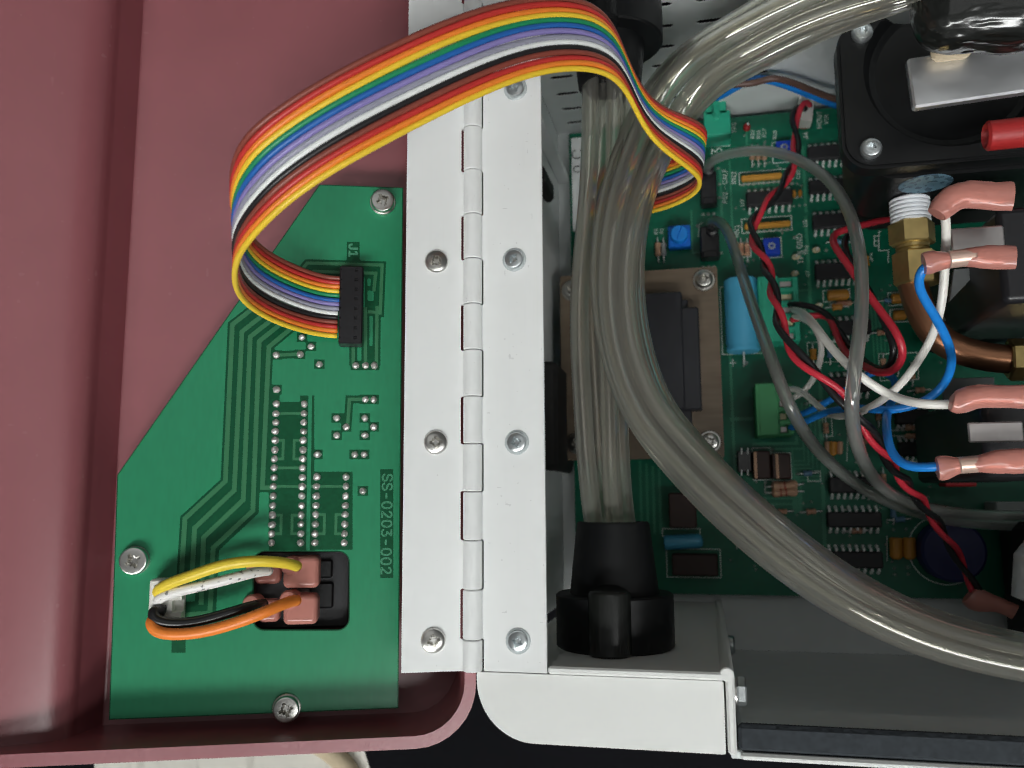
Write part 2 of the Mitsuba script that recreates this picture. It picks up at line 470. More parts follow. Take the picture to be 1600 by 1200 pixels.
put("back_wall", bm, "case_grey", case, False)
put("left_wall", rbox(wl - 2.6, wl, -70.8, BY, FL, -1.6, .3), "case_grey", case, False)
put("right_wall", rbox(wr, wr + 2, -87, BY, FL, -1.6, .3), "case_grey", case, False)
put("corner_flange", rbox(wl + .05, wl + 5.5, BY - 24, BY - 22.5, FL + .2, -40, .3), "case_grey", case, False)
# front: wall, inner lip, felt gasket, white edge
fy = -88.5
put("front_wall", rbox(64.2, wr, fy - 2, fy, FL, -3.2, .3), "case_grey", case, False)
put("front_lip", rbox(66.2, wr, fy + .1, fy + 5.6, -24, -4.2, .8), "case_grey", case, False)
q0, q1 = U(1160, 1182, -1.2), U(1600, 1190, -1.2)
put("gasket", rbox(66, wr, fy + .2, fy + 6.6, -4.1, -1.2, .9), "felt", case, False)
put("front_edge", rbox(66.4, wr, fy - 1.5, fy + .1, -9, -.5, .6), "white_paint", case, 30)
# corner tower: end plate with rounded corner, folded inner plates
ep = rounded(0.8, 63.4, fy - .4, -71.6, 2.0).union(rounded(0.8, 40, fy - .4, -71.6, 15.2)).intersection(sbox(-5, -120, 63.4, -71.6))
corner = sbox(.8, fy - .4, 16, fy + 14.8).difference(Point(16, fy + 14.8).buffer(15.2, quad_segs=20))
ep = sbox(.8, fy - .4, 63.0, -71.9).difference(corner).buffer(-.6).buffer(.6)
put("end_plate", extrude(ep, -14, -.5), "white_paint", case, 30)
put("corner_column", extrude(ep.buffer(-.8), FL, -14.1), "white_paint", case, 30)
zz = lambda q: q
put("inner_plate", rbox(19.8, 64.4, -71.5, -69.6, FL + .3, .9, .5), "white_paint", case, 30)
put("side_plate", rbox(63.5, 65.6, fy - .2, -69.7, FL + .3, .7, .6), "white_paint", case, 30)
put("bend_seam", rod((63.9, -70.0, FL + .3), (63.9, -70.0, .85), 1.7, n=20, ch=.3), "white_paint", case, 30)
p = np.array([66.5, -75.4, -7.0])
hexm = lathe([(3.3, 0), (3.6, .4), (3.6, 2.0), (3.2, 2.4)], (66.2, p[1], -7.0), (1, 0, 0), 6)
bk = put("bolt", hexm, "zinc", case, False)
put("washer", lathe([(4.1, 0), (4.1, .5)], (65.65, p[1], -7.0), (1, 0, 0), 24), "steel", bk)
p = np.array([66.0, -78.0, -95.0])
bk = put("bolt", lathe([(3.0, 0), (3.2, .4), (3.2, 1.7), (2.5, 2.4)], (66.0, p[1], p[2]), (1, 0, 0), 24), "zinc", case)
put("washer", lathe([(4.2, 0), (4.2, .5)], (65.6, p[1], p[2]), (1, 0, 0), 24), "black_plastic", bk)
# dark clips on the left wall
for (px, py, h) in ((850, 280, 4), (871, 650, 20)):
    p = U(px, py, -95)
    put("wall_clip", rbox(wl + .1, max(p[0], wl + 2) + 1.2, p[1] - h, p[1] + h, -112, -88, 1.5), "black_matt", case, False)

# ------------------------------------------------------------------ hinge
hinge = thing("piano_hinge", "long white piano hinge with screws joining the maroon lid to the case", "hinge")
PIT, YB = 12.7, -75.9 + 4.0
edges = [76.2 - PIT * i for i in range(-6, 12)] + [-71.6]
edges = sorted(edges)
KR = 2.55
left_leaf, right_leaf = sbox(-18.55, edges[0] + .1, -3.15, edges[-1]), sbox(2.65, edges[0] + .1, 19.4, edges[-1])
for i, (a, b) in enumerate(zip(edges[:-1], edges[1:])):
    k_from_bottom = i
    right_owns = (i % 2 == 1)
    g = 0.09
    if right_owns:
        left_leaf = left_leaf.difference(sbox(-3.4, a + .1, 0, b - .1))
        right_leaf = right_leaf.union(sbox(.5, a + g, 3.3, b - g))
    else:
        right_leaf = right_leaf.difference(sbox(0, a + .1, 2.85, b - .1))
        left_leaf = left_leaf.union(sbox(-3.3, a + g, -.5, b - g))
    kn = lathe([(KR - .35, 0), (KR, .25), (KR, b - a - 2 * g - .25), (KR - .35, b - a - 2 * g)], (0.0, a + g, .75), (0, 1, 0), 36)
    put("knuckle", kn, "hinge_paint", hinge, 30)
put("hinge_pin", rod((0, edges[0] + .4, .75), (0, edges[-1], .75), 1.5), "steel", hinge, True)
put("leaf", extrude(left_leaf, -1.3, 0), "hinge_paint", hinge, False, TL)
put("leaf", extrude(right_leaf, -1.3, 0), "hinge_paint", hinge, False)
for (px, py, rot) in ((686, 122, 10), (682, 408, 38), (681, 691, 5), (677, 1001, 12)):
    p = UL(px, py, .6)
    s_ = put("screw", turned(screw_head(3.2, 1.3, "pan"), rot, (p[0], p[1], .02), TL), "steel", hinge, 25)
for (px, py, rot) in ((805, 138, 20), (803, 405, 52), (807, 691, 15), (809, 1002, 70)):
    p = U(px, py, .6)
    w_ = put("washer", turned(lathe([(3.3, 0), (3.3, .25), (3.1, .4)], n=28), 0, (p[0], p[1], .01)), "nylon", hinge)
    put("screw", turned(screw_head(2.7, 1.2, "pan"), rot, (p[0], p[1], .35)), "zinc", hinge, 25)

# ------------------------------------------------------------------ lid's circuit board
db = thing("display_board", "green printed circuit board screwed inside the maroon lid, solder side up", "circuit board")
Pl = lambda *pts: Polygon([L2(*p) for p in pts])
R_ = lambda x0, y0, x1, y1: Pl((x0, y0), (x1, y0), (x1, y1), (x0, y1))
outline = Pl((499, 288), (630, 293), (622.5, 1107), (170, 1125), (183, 742))
cut = Pl((396, 862), (545, 862), (545, 984), (396, 984)).buffer(-3).buffer(3, quad_segs=8)
boardp = outline.difference(cut)
put("board", extrude(boardp, LB - 1.6, LB - .12), "mask_dark", db, False, TL)
Lw = lambda pts, w: LineString([L2(*p) for p in pts]).buffer(w / 2, cap_style=2, join_style=2)
TRW, GAP = 1.25, 0.62
# five signal traces from the connector down to the white plug
tr = []
vx = [(359, 352), (373, 366), (388, 380.5), (402, 395), (418, 410)]
topc = [(363, 507), (378, 518), (391, 526), (405, 533), (420, 542)]
dia = [(395, 482), (410, 493), (424, 500), (440, 505), (455, 513)]
low = [(352, 752), (366, 766), (380, 781), (395, 798)]
elb = [(289, 810), (304, 825), (318, 840), (333, 856)]
end = [(283, 905), (299, 920), (314, 945), (328, 958)]
for i in range(5):
    pts = [(dia[i][0] + 45, dia[i][1] - 30), dia[i], topc[i]]
    if i < 4:
        pts += [low[i], elb[i], end[i]]
    else:
        pts += [(410, 762), (428, 762)]
    tr.append(pts)
tr[3] = tr[3] + [(288, 961)]
loops = [[(452, 445), (480, 411), (597, 414), (594, 489), (575, 487)], [(470, 449), (490, 424), (587, 427), (584, 455)],
         [(552, 486), (552, 571)], [(571, 480), (571, 571)], [(589, 478), (588, 571)],
         [(584, 624), (546, 624), (543, 667)], [(431, 555), (469, 553)]]
pinA = [(432 - (y - 631) * 0.037, y) for y in (631, 646, 660, 674, 688, 703, 717, 731, 746, 760, 775, 790, 805, 820, 834, 848)]
pinB = [(475.5 - (y - 631) * 0.028, y) for y in (631, 646, 660, 674, 688, 703, 717, 731, 746, 760, 775, 790, 805, 819, 834, 848)]
pinC = [(495 - (y - 745) * 0.03, y) for y in (745, 760, 775, 790, 804, 819, 834, 848)]
pinD = [(541 - (y - 745) * 0.03, y) for y in (745, 760, 775, 790, 804, 819, 834, 848)]
links = [[(pinA[i], (pinA[i][0] + 14, pinA[i][1]), (pinA[i + 2][0] + 14, pinA[i + 2][1]), pinA[i + 2])] for i in ()]


def u_link(a, b, dx):
    return [a, (a[0] + dx, a[1]), (b[0] + dx, b[1]), b]


thin = [[pinA[1], pinB[1]], u_link(pinA[4], pinA[6], 13), u_link(pinB[4], pinB[6], -14), [pinA[7], pinB[7]], [pinA[9], pinB[9]], [pinB[9], pinC[1]], [pinC[1], pinD[1]],
        u_link(pinA[12], pinA[14], 14), u_link(pinB[12], pinB[14], -14), u_link(pinC[4], pinC[6], 14), u_link(pinD[4], pinD[6], -14), [(484, 640), (481, 855)]]
singles = [(432, 608.5), (432, 554.5), (469, 553.5), (486, 541), (499, 569), (472, 527), (556, 571), (571, 571), (585, 571), (571, 624), (584, 624), (526, 653), (541, 667), (526, 680), (570, 653), (584, 667),
           (570, 680), (554, 710), (569, 710), (496, 710), (567, 767)]
pads = [sbox(p[0] - 1.45, p[1] - 1.35, p[0] + 1.45, p[1] + 1.35) for p in [L2(*q) for q in singles]]
dark = [R_(420, 618, 491, 860).union(R_(483, 737, 551, 859)).difference(Lw([(485, 600), (481, 870)], 1.0)), R_(594, 733, 614.5, 903), R_(542, 378, 562, 405), R_(268, 975, 290, 1020), R_(570, 430, 590, 485).difference(R_(574, 435, 584, 470)), R_(287, 940, 325, 955)]
dark[0] = dark[0].difference(R_(437, 598, 469, 628))
band = []
for i, pts in enumerate(tr):
    band.append(Lw(pts, TRW + 2 * GAP * (1.0 if i in (0, 4) else 1.55)))
for pts in loops:
    band.append(Lw(pts, TRW * .8 + 2 * GAP))
pour = boardp.buffer(-.3).difference(unary_union(band + pads + dark).buffer(.45).buffer(-.45))
put("copper_pour", extrude(pour, LB - .12, LB), "mask_copper", db, False, TL)
tw = [Lw(p, TRW) for p in tr] + [Lw(p, TRW * .75) for p in loops]
tracep = unary_union(tw).intersection(boardp)
put("trace", extrude(tracep, LB - .12, LB - .015), "mask_trace", db, False, TL, kind="stuff", label="bundle of green copper traces")
put("trace", extrude(unary_union([Lw(p, .75) for p in thin]), LB - .12, LB - .03), "mask_trace", db, False, TL, kind="stuff", label="short green links between the chip pins")
sold = [(p, .98) for p in singles] + [(p, .98) for p in pinA + pinB + pinC + pinD]
for (q, r) in sold:
    p = L2(*q)
    s = trimesh.creation.icosphere(subdivisions=2, radius=1.0)
    v = s.vertices.copy()
    v[:, 2] = np.where(v[:, 2] < 0, 0.0, v[:, 2])
    ph = rng.uniform(0, 6.28)
    v = v * [r * rng.uniform(.92, 1.08), r * rng.uniform(.92, 1.08), rng.uniform(.55, 1.0)]
    v[:, :2] += (v[:, 2:3] ** 1.5) * [[.25 * math.cos(ph), .25 * math.sin(ph)]]
    v += (meshkit.noise(s.vertices * 2.3 + rng.uniform(0, 50, 3)) - .5)[:, None] * s.vertices * [.35, .35, .3]
    v[:, 2] = np.maximum(v[:, 2], 0)
    s.vertices = v + [p[0], p[1], LB - .1]
    put("solder_joint", s, "solder", db, True, TL)
# part number etched in the copper, read from top to bottom
c = L2(604.3, 818)
tm = text("SS-0203-002", 2.9, (0, 0), 0, .1, 0)
tm = text("SS-0203-002", 2.9, (c[0], c[1]), -90, .1, LB - .11, squeeze=27.6 / np.ptp(tm.bounds[:, 0]))
_t2 = shapely.union_all([trimesh.path.polygons.projected(g, normal=[0, 0, 1]) for g in tm.split(only_watertight=False)])
put("part_number", extrude(_t2.buffer(.07).difference(_t2.buffer(-.13)), LB - .119, LB - .01), "mask_letter", db, False, TL)
c = L2(552, 391)
_t3 = shapely.union_all([trimesh.path.polygons.projected(g, normal=[0, 0, 1]) for g in text("J1", 2.5, c, -90, .1, 0, squeeze=1.0).split(only_watertight=False)])
put("connector_mark", extrude(_t3.buffer(.13).difference(_t3.buffer(-.13)), LB - .119, LB - .01), "mask_letter", db, False, TL)
for (px, py, rot, r) in ((598, 314, 28, 3.5), (209, 876, 30, 3.75), (447, 1108, 18, 3.5)):
    p = UL(px, py, LB + 1.6)
    put("washer", turned(lathe([(3.72, 0), (3.72, .5), (3.6, .6)], n=32), 0, (p[0], p[1], LB + .02), TL), "steel", db)
    put("screw", turned(screw_head(r - .12, 2.1, "flat"), rot, (p[0], p[1], LB + .6), TL), "steel", db, 25)
    put("standoff", turned(lathe([(2.4, 0), (2.4, LB - 1.7 - LF)], n=20), 0, (p[0], p[1], LF + .05), TL), "steel", db)
# white four-way header
a, b = L2(234, 906, LB + 7), L2(287, 978, LB + 7)
hd = mf(rbox(a[0], b[0] - 1.2, b[1], a[1], LB, LB + 7, .4))
hd = hd - mf(rbox(a[0] + 1.2, b[0] + 2, b[1] + 1.3, a[1] - 1.3, LB + 5.0, LB + 12, .2)) - mf(rbox(b[0] - 3.6, b[0] + 3, b[1] + 3.2, a[1] - 5.5, LB + 2.2, LB + 12, .2))
put("plug_header", tri(hd), "white_nylon", db, False, TL)
hdm = tri(hd)

# ------------------------------------------------------------------ ribbon cable
YBp = np.array([[-39.2, 18.4, 2.1, -38.1, 34.8, 2.6], [-43.5, 18.6, 5.2, -42.5, 35.0, 4.8], [-47.7, 19.3, 11.0, -46.3, 35.7, 9.5], [-51.1, 20.6, 19.4, -49.4, 36.8, 16.5], [-51.8, 22.1, 28.6, -50.8, 38.1, 25.2],
    [-49.5, 23.6, 37.8, -49.5, 39.8, 35.0], [-45.0, 25.1, 46.5, -46.1, 41.6, 45.3], [-39.2, 27.0, 54.3, -41.8, 43.3, 54.5], [-31.6, 30.2, 60.1, -36.8, 45.8, 61.7], [-22.9, 35.1, 62.9, -30.8, 49.2, 66.0],
    [-14.5, 40.5, 62.5, -23.3, 53.6, 67.2], [-6.3, 46.5, 59.3, -14.5, 59.4, 65.7], [1.8, 53.0, 54.3, -4.6, 66.3, 61.8], [11.8, 60.8, 47.9, 7.4, 74.8, 55.5], [20.3, 67.6, 41.1, 17.3, 82.4, 47.7],
    [27.2, 72.6, 34.5, 25.1, 88.1, 39.5], [33.3, 75.9, 28.1, 31.9, 92.0, 31.5], [38.4, 77.7, 21.8, 37.0, 94.1, 23.7], [42.2, 77.8, 15.4, 40.5, 94.2, 15.5], [44.7, 76.0, 8.9, 42.8, 92.2, 6.1], [46.8, 73.2, 2.5, 45.4, 88.4, -3.7],
    [49.7, 70.4, -4.0, 49.6, 84.9, -11.7], [54.0, 68.2, -11.0, 55.3, 83.2, -17.7], [58.8, 66.7, -18.7, 60.9, 82.5, -23.1], [61.8, 65.9, -26.9, 63.9, 82.1, -29.4], [60.8, 65.5, -35.6, 63.1, 81.8, -37.2],
    [55.0, 65.6, -44.8, 57.0, 82.0, -45.7], [45.0, 66.7, -54.5, 45.8, 83.2, -54.2], [32.2, 69.0, -64.7, 31.0, 85.3, -62.3], [20.0, 70.5, -90.0, 19.0, 86.5, -89.0], [14.0, 71.0, -136.0, 14.0, 87.0, -136.0]])
rs = spline(YBp, 220)
ribbon = thing("ribbon_cable", "rainbow ribbon cable of fourteen wires arching from the lid over the hinge into the case", "ribbon cable")
order = ["brown", "red", "orange", "yellow", "green", "blue", "violet", "grey", "white", "black", "brown", "red", "orange", "yellow"]
for i, c in enumerate(order):
    t = i / 13.0
    pth = rs[:, 3:] * (1 - t) + rs[:, :3] * t
    pth = pth + .16 * (np.stack([np.interp(np.arange(220), np.linspace(0, 219, 16), np.random.default_rng(50 + i + 20 * q_).uniform(-1, 1, 16)) for q_ in range(3)], 1))
    put("wire", sweep(pth, 0.70, 10), "flat_" + c, ribbon, True, label=f"{c} wire of the ribbon")
a, b = L2(533, 424), L2(570, 545)
zc = LB
sock = mf(rbox(a[0], b[0] - .6, b[1] + .3, a[1], zc + .05, zc + 6.4, .35))
for k in range(8):
    yk = b[1] + 2.0 + k * (a[1] - b[1] - 3.2) / 7
    sock = sock - mf(rbox((a[0] + b[0]) / 2 + .6, (a[0] + b[0]) / 2 + 1.5, yk - .45, yk + .45, zc + 5.4, zc + 8, .05))
    sock = sock - mf(rbox(a[0] - .2, a[0] + .55, yk - .3, yk + .3, zc + 5.2, zc + 8, .05))
put("connector", tri(sock), "black_plastic", ribbon, False, TL)
put("connector", rbox(9, 19, 69, 89, -141.5, -135.4, .4), "black_plastic", ribbon, False)


# ------------------------------------------------------------------ rocker switch in the lid and its four wires
a, b = L2(392, 856, LB - 4), L2(548, 988, LB - 4)
sw = whole("rocker_switch", cat([rbox(a[0] + 1, b[0] - .5, b[1] + 1, a[1] - 1, LF + .1, LF + 5, .6), rbox(L2(440, 0, LB - 6)[0], b[0] - 1.3, L2(0, 978, LB - 6)[1], L2(0, 872, LB - 6)[1], LF + 5, LB - 7, .8)]), "black_plastic",
           "black rocker switch body seen through the rounded hole of the green lid board", "switch", T=TL)
put("switch_rib", rbox(L2(505, 0)[0], L2(538, 0)[0], L2(0, 915)[1], L2(0, 884)[1], LB - 7, LB - 4.5, .5), "black_satin", sw, False, TL)
put("switch_rib", rbox(L2(505, 0)[0], L2(540, 0)[0], L2(0, 966)[1], L2(0, 922)[1], LB - 7, LB - 4.8, .5), "black_satin", sw, False, TL)


def lid_path(pts, n=60):
    """Picture points with a height over the lid board."""
    return spline([UL(x, y, LB + h) for x, y, h in pts], n)


def pink_lid(parent, px0, py0, px1, py1, h):
    a, b = UL(px0, py0, LB + h), UL(px1, py1, LB + h)
    body = pill(a[0] + .15, b[0] - .15, b[1] + .15, a[1] - .15, LB - 9, LB + h, 1.6)
    k = put("terminal", body, "terminal_pink", parent, 50, TL)
    return k


for nm, lab, c, rad, pts, term, collar in (
    ("yellow_wire", "yellow wire from the white plug to the rocker switch", "wire_yellow", 1.45, [(243, 930, 5), (262, 913, 8.5), (300, 899, 11), (350, 883, 13), (400, 877, 13), (440, 879, 10), (464, 885, 5)], (442, 869, 499, 920, 1.5), (470, 884)),
    ("white_wire", "white wire with black print from the white plug to the rocker switch", "wire_printed", 1.35, [(243, 945, 5), (258, 931, 7.5), (300, 919, 9), (350, 907, 10), (392, 896, 8), (420, 892, 3)], (397, 873, 438, 914, -1.5), (416, 888)),
    ("black_wire", "black wire from the white plug to the rocker switch", "wire_black", 1.4, [(256, 954, 6), (240, 958, 8), (246, 968, 8.5), (290, 973, 9), (340, 963, 9.5), (380, 951, 8.5), (412, 944, 3)], (402, 937, 437, 974, -1.5), (410, 944)),
    ("orange_wire", "orange wire from the white plug to the rocker switch", "wire_orange", 1.5, [(246, 968, 5), (237, 974, 8.5), (246, 986, 9.5), (295, 990, 11), (350, 979, 12), (405, 960, 12.5), (440, 945, 9), (464, 938, 4)], (442, 929, 497, 977, 1.5), (468, 937))):
    k = thing(nm, lab, "wire")
    pth = lid_path(pts)
    put("insulation", sweep(pth, rad, 14), c, k, True, TL)
    tk = pink_lid(k, *term)
    p = UL(collar[0], collar[1], LB + 1.5)
    put("collar", lathe([(2.6, 0), (2.6, 3.4), (2.2, 3.9), (1.7, 3.9)], p - np.array([2.0, 0, 3.4]), (-.25, 0, .97), 20), "terminal_pink", tk, 30, TL)

# ------------------------------------------------------------------ main circuit board
BZ = -144.0
mb = thing("circuit_board", "large green main circuit board crowded with parts on the floor of the case", "circuit board")
board2 = sbox(5.6, -66, 215, 137)
put("board", extrude(board2, BZ - 1.6, BZ), "main_mask", mb, False)
S2 = lambda px, py: tuple(U(px, py, BZ)[:2])
silk, tlist = [], []


def silk_box(x0, y0, x1, y1, w=.35):
    a, b, c, d = rect(x0, y0, x1, y1, BZ)
    silk.append(sbox(a, c, b, d).exterior.buffer(w / 2, cap_style=3, join_style=2))


def silk_line(pts, w=.35):
    silk.append(LineString([S2(*p) for p in pts]).buffer(w / 2, cap_style=3, join_style=2))


def trace(pts, w=1.0):
    q = [S2(*p) for p in pts]
    # keep runs square to the board
    r = [q[0]]
    for x, y in q[1:]:
        px_, py_ = r[-1]
        if abs(x - px_) < 2.2:
            x = px_
        elif abs(y - py_) < 2.2:
            y = py_
        r.append((x, y))
    tlist.append(LineString(r).buffer(w / 2, cap_style=3, join_style=2))


def chip(px0, py0, px1, py1, n=7, low=True, high=True, zt=-139.6, name="chip"):
    x0, x1, y0, y1 = rect(px0, py0, px1, py1, zt)
    k = put(name, rbox(x0, x1, y0, y1, BZ + .6, zt, .45), "chip_black", mb, False)
    pins = []
    for i in range(n):
        x = x0 + (x1 - x0) * (i + .5) / n
        for on, s, y in ((low, -1, y0), (high, 1, y1)):
            if on:
                pins.append(rbox(x - .55, x + .55, y + s * 1.15 - .25, y + s * 1.15 + .25, BZ, BZ + 2.4, .1))
                pins.append(rbox(x - .5, x + .5, y - .1, y + s * 1.3, BZ + 2.0, BZ + 2.5, .1))
                pins.append(rod((x, y + s * 1.9, BZ), (x, y + s * 1.9, BZ + .5), .75, .3, 8))
    put("pin_row", cat(pins), "pin_metal", k, False, kind="stuff", label="row of bright chip pins")
    return k


def axial(px0, py0, px1, py1, body, r=None, z=None, bands=(), parent=None, name="resistor"):
    """A part lying between two picture points, with leads."""
    r = r or 1.1
    z = BZ + r + .3 if z is None else z
    a, b = U(px0, py0, z), U(px1, py1, z)
    d = b - a
    L = np.linalg.norm(d)
    k = put(name, lathe([(r * .55, 0), (r, L * .08), (r, L * .24), (r * .84, L * .32), (r * .84, L * .68), (r, L * .76), (r, L * .92), (r * .55, L)], a, d, 16), body, mb, 40)
    u = d / L
    ld = [sweep(spline([a + u * .2, a - u * 1.5, a - u * 2.3 - [0, 0, .7], a - u * 2.5 - [0, 0, z - BZ]], 10), .3, 6), sweep(spline([b - u * .2, b + u * 1.5, b + u * 2.3 - [0, 0, .7], b + u * 2.5 - [0, 0, z - BZ]], 10), .3, 6)]
    put("lead", cat(ld), "pin_metal", k, True)
    for t in bands:
        rr = r * (1.02 if t < .26 or t > .74 else .87)
        put("band", lathe([(rr, 0), (rr, L * .07)], a + d * (t - .035), d, 14), "carbon_band", k)
    return k


def block(name, px0, py0, px1, py1, zt, m, zb=None, r=.5, parent=None):
    x0, x1, y0, y1 = rect(px0, py0, px1, py1, zt)
    return put(name, rbox(x0, x1, y0, y1, BZ + .02 if zb is None else zb, zt, r), m, parent or mb, False)


def joint_row(pts, parent=None, name="solder_row", r=.6):
    ms = []
    for q in pts:
        p = U(q[0], q[1], BZ)
        ms.append(lathe([(r, 0), (r * .8, .3), (r * .35, .75), (.05, .9)], (p[0], p[1], BZ), (0, 0, 1), 10))
    return put(name, cat(ms), "solder", parent or mb, 40, kind="stuff", label="bright solder points")


# chips
chip(1166, 297, 1239, 319)
chip(1262, 226, 1322, 247, 6)
chip(1264, 279, 1322, 299, 6)
chip(1270, 333, 1340, 354, 7)
chip(1274, 410, 1342, 434, 7)
chip(1300, 500, 1362, 522, 6)
chip(1296, 588, 1362, 612, 6)
chip(1296, 745, 1366, 770, 7)
chip(1293, 800, 1378, 824, 8)
chip(1293, 862, 1380, 888, 8)
chip(1400, 640, 1452, 662, 6)
chip(1405, 690, 1460, 712, 6)
# resistor networks
for (x0, y0, x1, y1, sb, n) in ((1158, 271, 1222, 279, (1155, 267, 1232, 286), 8), (1163, 346, 1236, 354, (1159, 340, 1237, 362), 8)):
    a, b, c, d = rect(x0, y0, x1, y1, BZ + 4)
    k = put("resistor_network", rbox(a, b, c, d, BZ + .8, BZ + 4.2, .6), "ochre", mb, 30)
    put("pin_row", cat([rod((a + (b - a) * (i + .5) / n, (c + d) / 2 - 1.7, BZ), (a + (b - a) * (i + .5) / n, (c + d) / 2 - 1.6, BZ + 1), .7, .3, 8) for i in range(n)]), "solder", k, 40, kind="stuff", label="row of solder points")
    silk_box(*sb)
# small resistors
for x in (1157.5, 1167.5):
    axial(x, 380, x + .6, 400, "carbon_tan", 1.25, bands=(.3, .5, .68))
silk_box(1151, 379, 1173, 402)
for x in (1175, 1184.5, 1194):
    axial(x, 233, x + .4, 250, "carbon_tan", 1.15, bands=(.3, .5, .7))
joint_row([(1178, 257), (1187.5, 256), (1197, 255), (1158, 407), (1167, 407), (1177, 406), (1195, 222)])
axial(1027.5, 379, 1028.5, 400, "carbon_tan", 1.35)
axial(1036.5, 379, 1037, 400, "grey_body", 1.25)
axial(1302, 378, 1326, 378, "metal_film", 1.4, bands=())
axial(1307, 474.5, 1331, 473.5, "carbon_tan", 1.2, bands=(.3, .5, .68))
axial(1206, 760, 1246, 757, "carbon_tan", 1.9, bands=(.3, .5))
axial(1206, 770, 1246, 768, "carbon_tan", 1.9, bands=(.35, .55))
axial(1414, 668, 1446, 667, "carbon_tan", 1.3, bands=(.3, .5, .7))
axial(1414, 682, 1446, 681, "carbon_tan", 1.3, bands=(.3, .5, .7))
# trimmers
a, b, c, d = rect(1044, 352, 1079, 386, BZ + 5)
tk = put("trimmer", rbox(a, b, c, d, BZ + .3, BZ + 5.2, .4), "bright_blue", mb, False, label="bright blue trimmer with a round slotted knob")
p = U(1061, 364, BZ + 10)
kn = mf(lathe([(3.5, 0), (3.6, .3), (3.6, 4.0), (3.3, 4.5)], (p[0], p[1], BZ + 5.2), (0, 0, 1), 36))
kn = kn - mf(turned(rbox(-3.0, 3.0, -.22, .22, -1, 3, .02), 70, (p[0], p[1], BZ + 9.2)))
put("knob", tri(kn), "knob_blue", tk, 30)
for (x0, y0, x1, y1, sb) in ((1213, 219, 1238, 240, (1207, 222, 1239, 254)), (1193, 371, 1219, 397, (1187, 372, 1221, 403))):
    a, b, c, d = rect(x0, y0, x1, y1, BZ + 5)
    tk = put("trimmer", rbox(a, b, c, d, BZ + .1, BZ + 5, .35), "royal_blue", mb, False, label="square royal blue trimmer")
    p = ((a + b) / 2, (c + d) / 2, BZ + 4.4)
    put("adjuster", turned(screw_head(1.55, .8, "flat"), 40, p), "zinc", tk, 25)
    silk_box(*sb)
# capacitors
def drop(px, py, w, h, m="tantalum", hz=4.5, turn=False):
    p = U(px, py, BZ + hz / 2 + .5)
    s = trimesh.creation.icosphere(subdivisions=2)
    s.vertices = s.vertices * [w / 2, h / 2, hz / 2] + p
    k = put("capacitor", s, m, mb, True)
    put("lead", cat([rod((p[0] - .9, p[1] - h * .3, BZ), (p[0] - .6, p[1] - h * .2, BZ + hz * .4), .25, n=6), rod((p[0] + .9, p[1] - h * .3, BZ), (p[0] + .6, p[1] - h * .2, BZ + hz * .4), .25, n=6)]), "pin_metal", k)


drop(1241, 303, 1.7, 3.4)
drop(1250, 302, 1.7, 3.4)
joint_row([(1237, 288), (1246, 287), (1240, 322), (1249, 321), (1258, 320)])
drop(1322, 388, 2.2, 2.2)


def axial_cap(px0, py0, px1, py1, m, r, z=None, name="capacitor"):
    z = BZ + r + .3 if z is None else z
    a, b = U(px0, py0, z), U(px1, py1, z)
    d = b - a
    L = np.linalg.norm(d)
    return put(name, lathe([(r * .8, 0), (r * .97, r * .12), (r, r * .3), (r, L - r * .5), (r * .7, L - r * .12), (r * .35, L)], a, d, 28), m, mb, 40)


axial_cap(1293, 462, 1327, 460, "tantalum", 2.2)
silk_box(1286, 453, 1328, 471)
axial_cap(1301, 690, 1301, 712, "tantalum", 1.6)
axial_cap(1293, 690, 1293, 710, "carbon_tan", 1.2)
axial_cap(1312, 690, 1312, 710, "carbon_tan", 1.2)
for x in (1399.5, 1420.5):
    axial_cap(x, 840, x + .8, 874, "tantalum", 2.35)
silk_line([(1386, 838), (1386, 876)])
joint_row([(1396, 828), (1416, 827), (1397, 888), (1418, 887), (1398, 898), (1419, 897)])
for (x, y) in ((1402, 467), (1405, 493)):
    axial_cap(x - 9, y, x + 12, y - 1, "tantalum", 2.0)
    silk_box(x - 14, y - 10, x + 16, y + 10)
block("capacitor", 1140, 742, 1146, 768, BZ + 9, "ochre")
# big blue electrolytic with its lead
r_ = 6.9
zc = BZ + r_ + .4
a, b = U(1158, 436, zc), U(1161, 550, zc)
a[0] = b[0] = (a[0] + b[0]) / 2
d = b - a
L = np.linalg.norm(d)
ck = put("electrolytic_capacitor", lathe([(r_ * .86, 0), (r_ * .97, .5), (r_, 1.3), (r_, L - 3.6), (r_ * .965, L - 3.2), (r_ * .965, L - 2.4), (r_, L - 2.0), (r_, L - .8), (r_ * .9, L)], a, d, 48), "cap_blue", mb, 40, label="large light blue electrolytic capacitor lying on its side")
put("lead", sweep(spline([b, b + [0, -2.5, 0], b + [0, -4.2, -2], b + [0, -4.6, BZ - b[2]]], 16), .4, 8), "pin_metal", ck, True)
joint_row([(1165, 567)], r=1.1)
silk_box(1127, 447, 1192, 553)
silk_line([(1140.5, 567), (1149.5, 567)], .4)
silk_line([(1145, 562), (1145, 572)], .4)
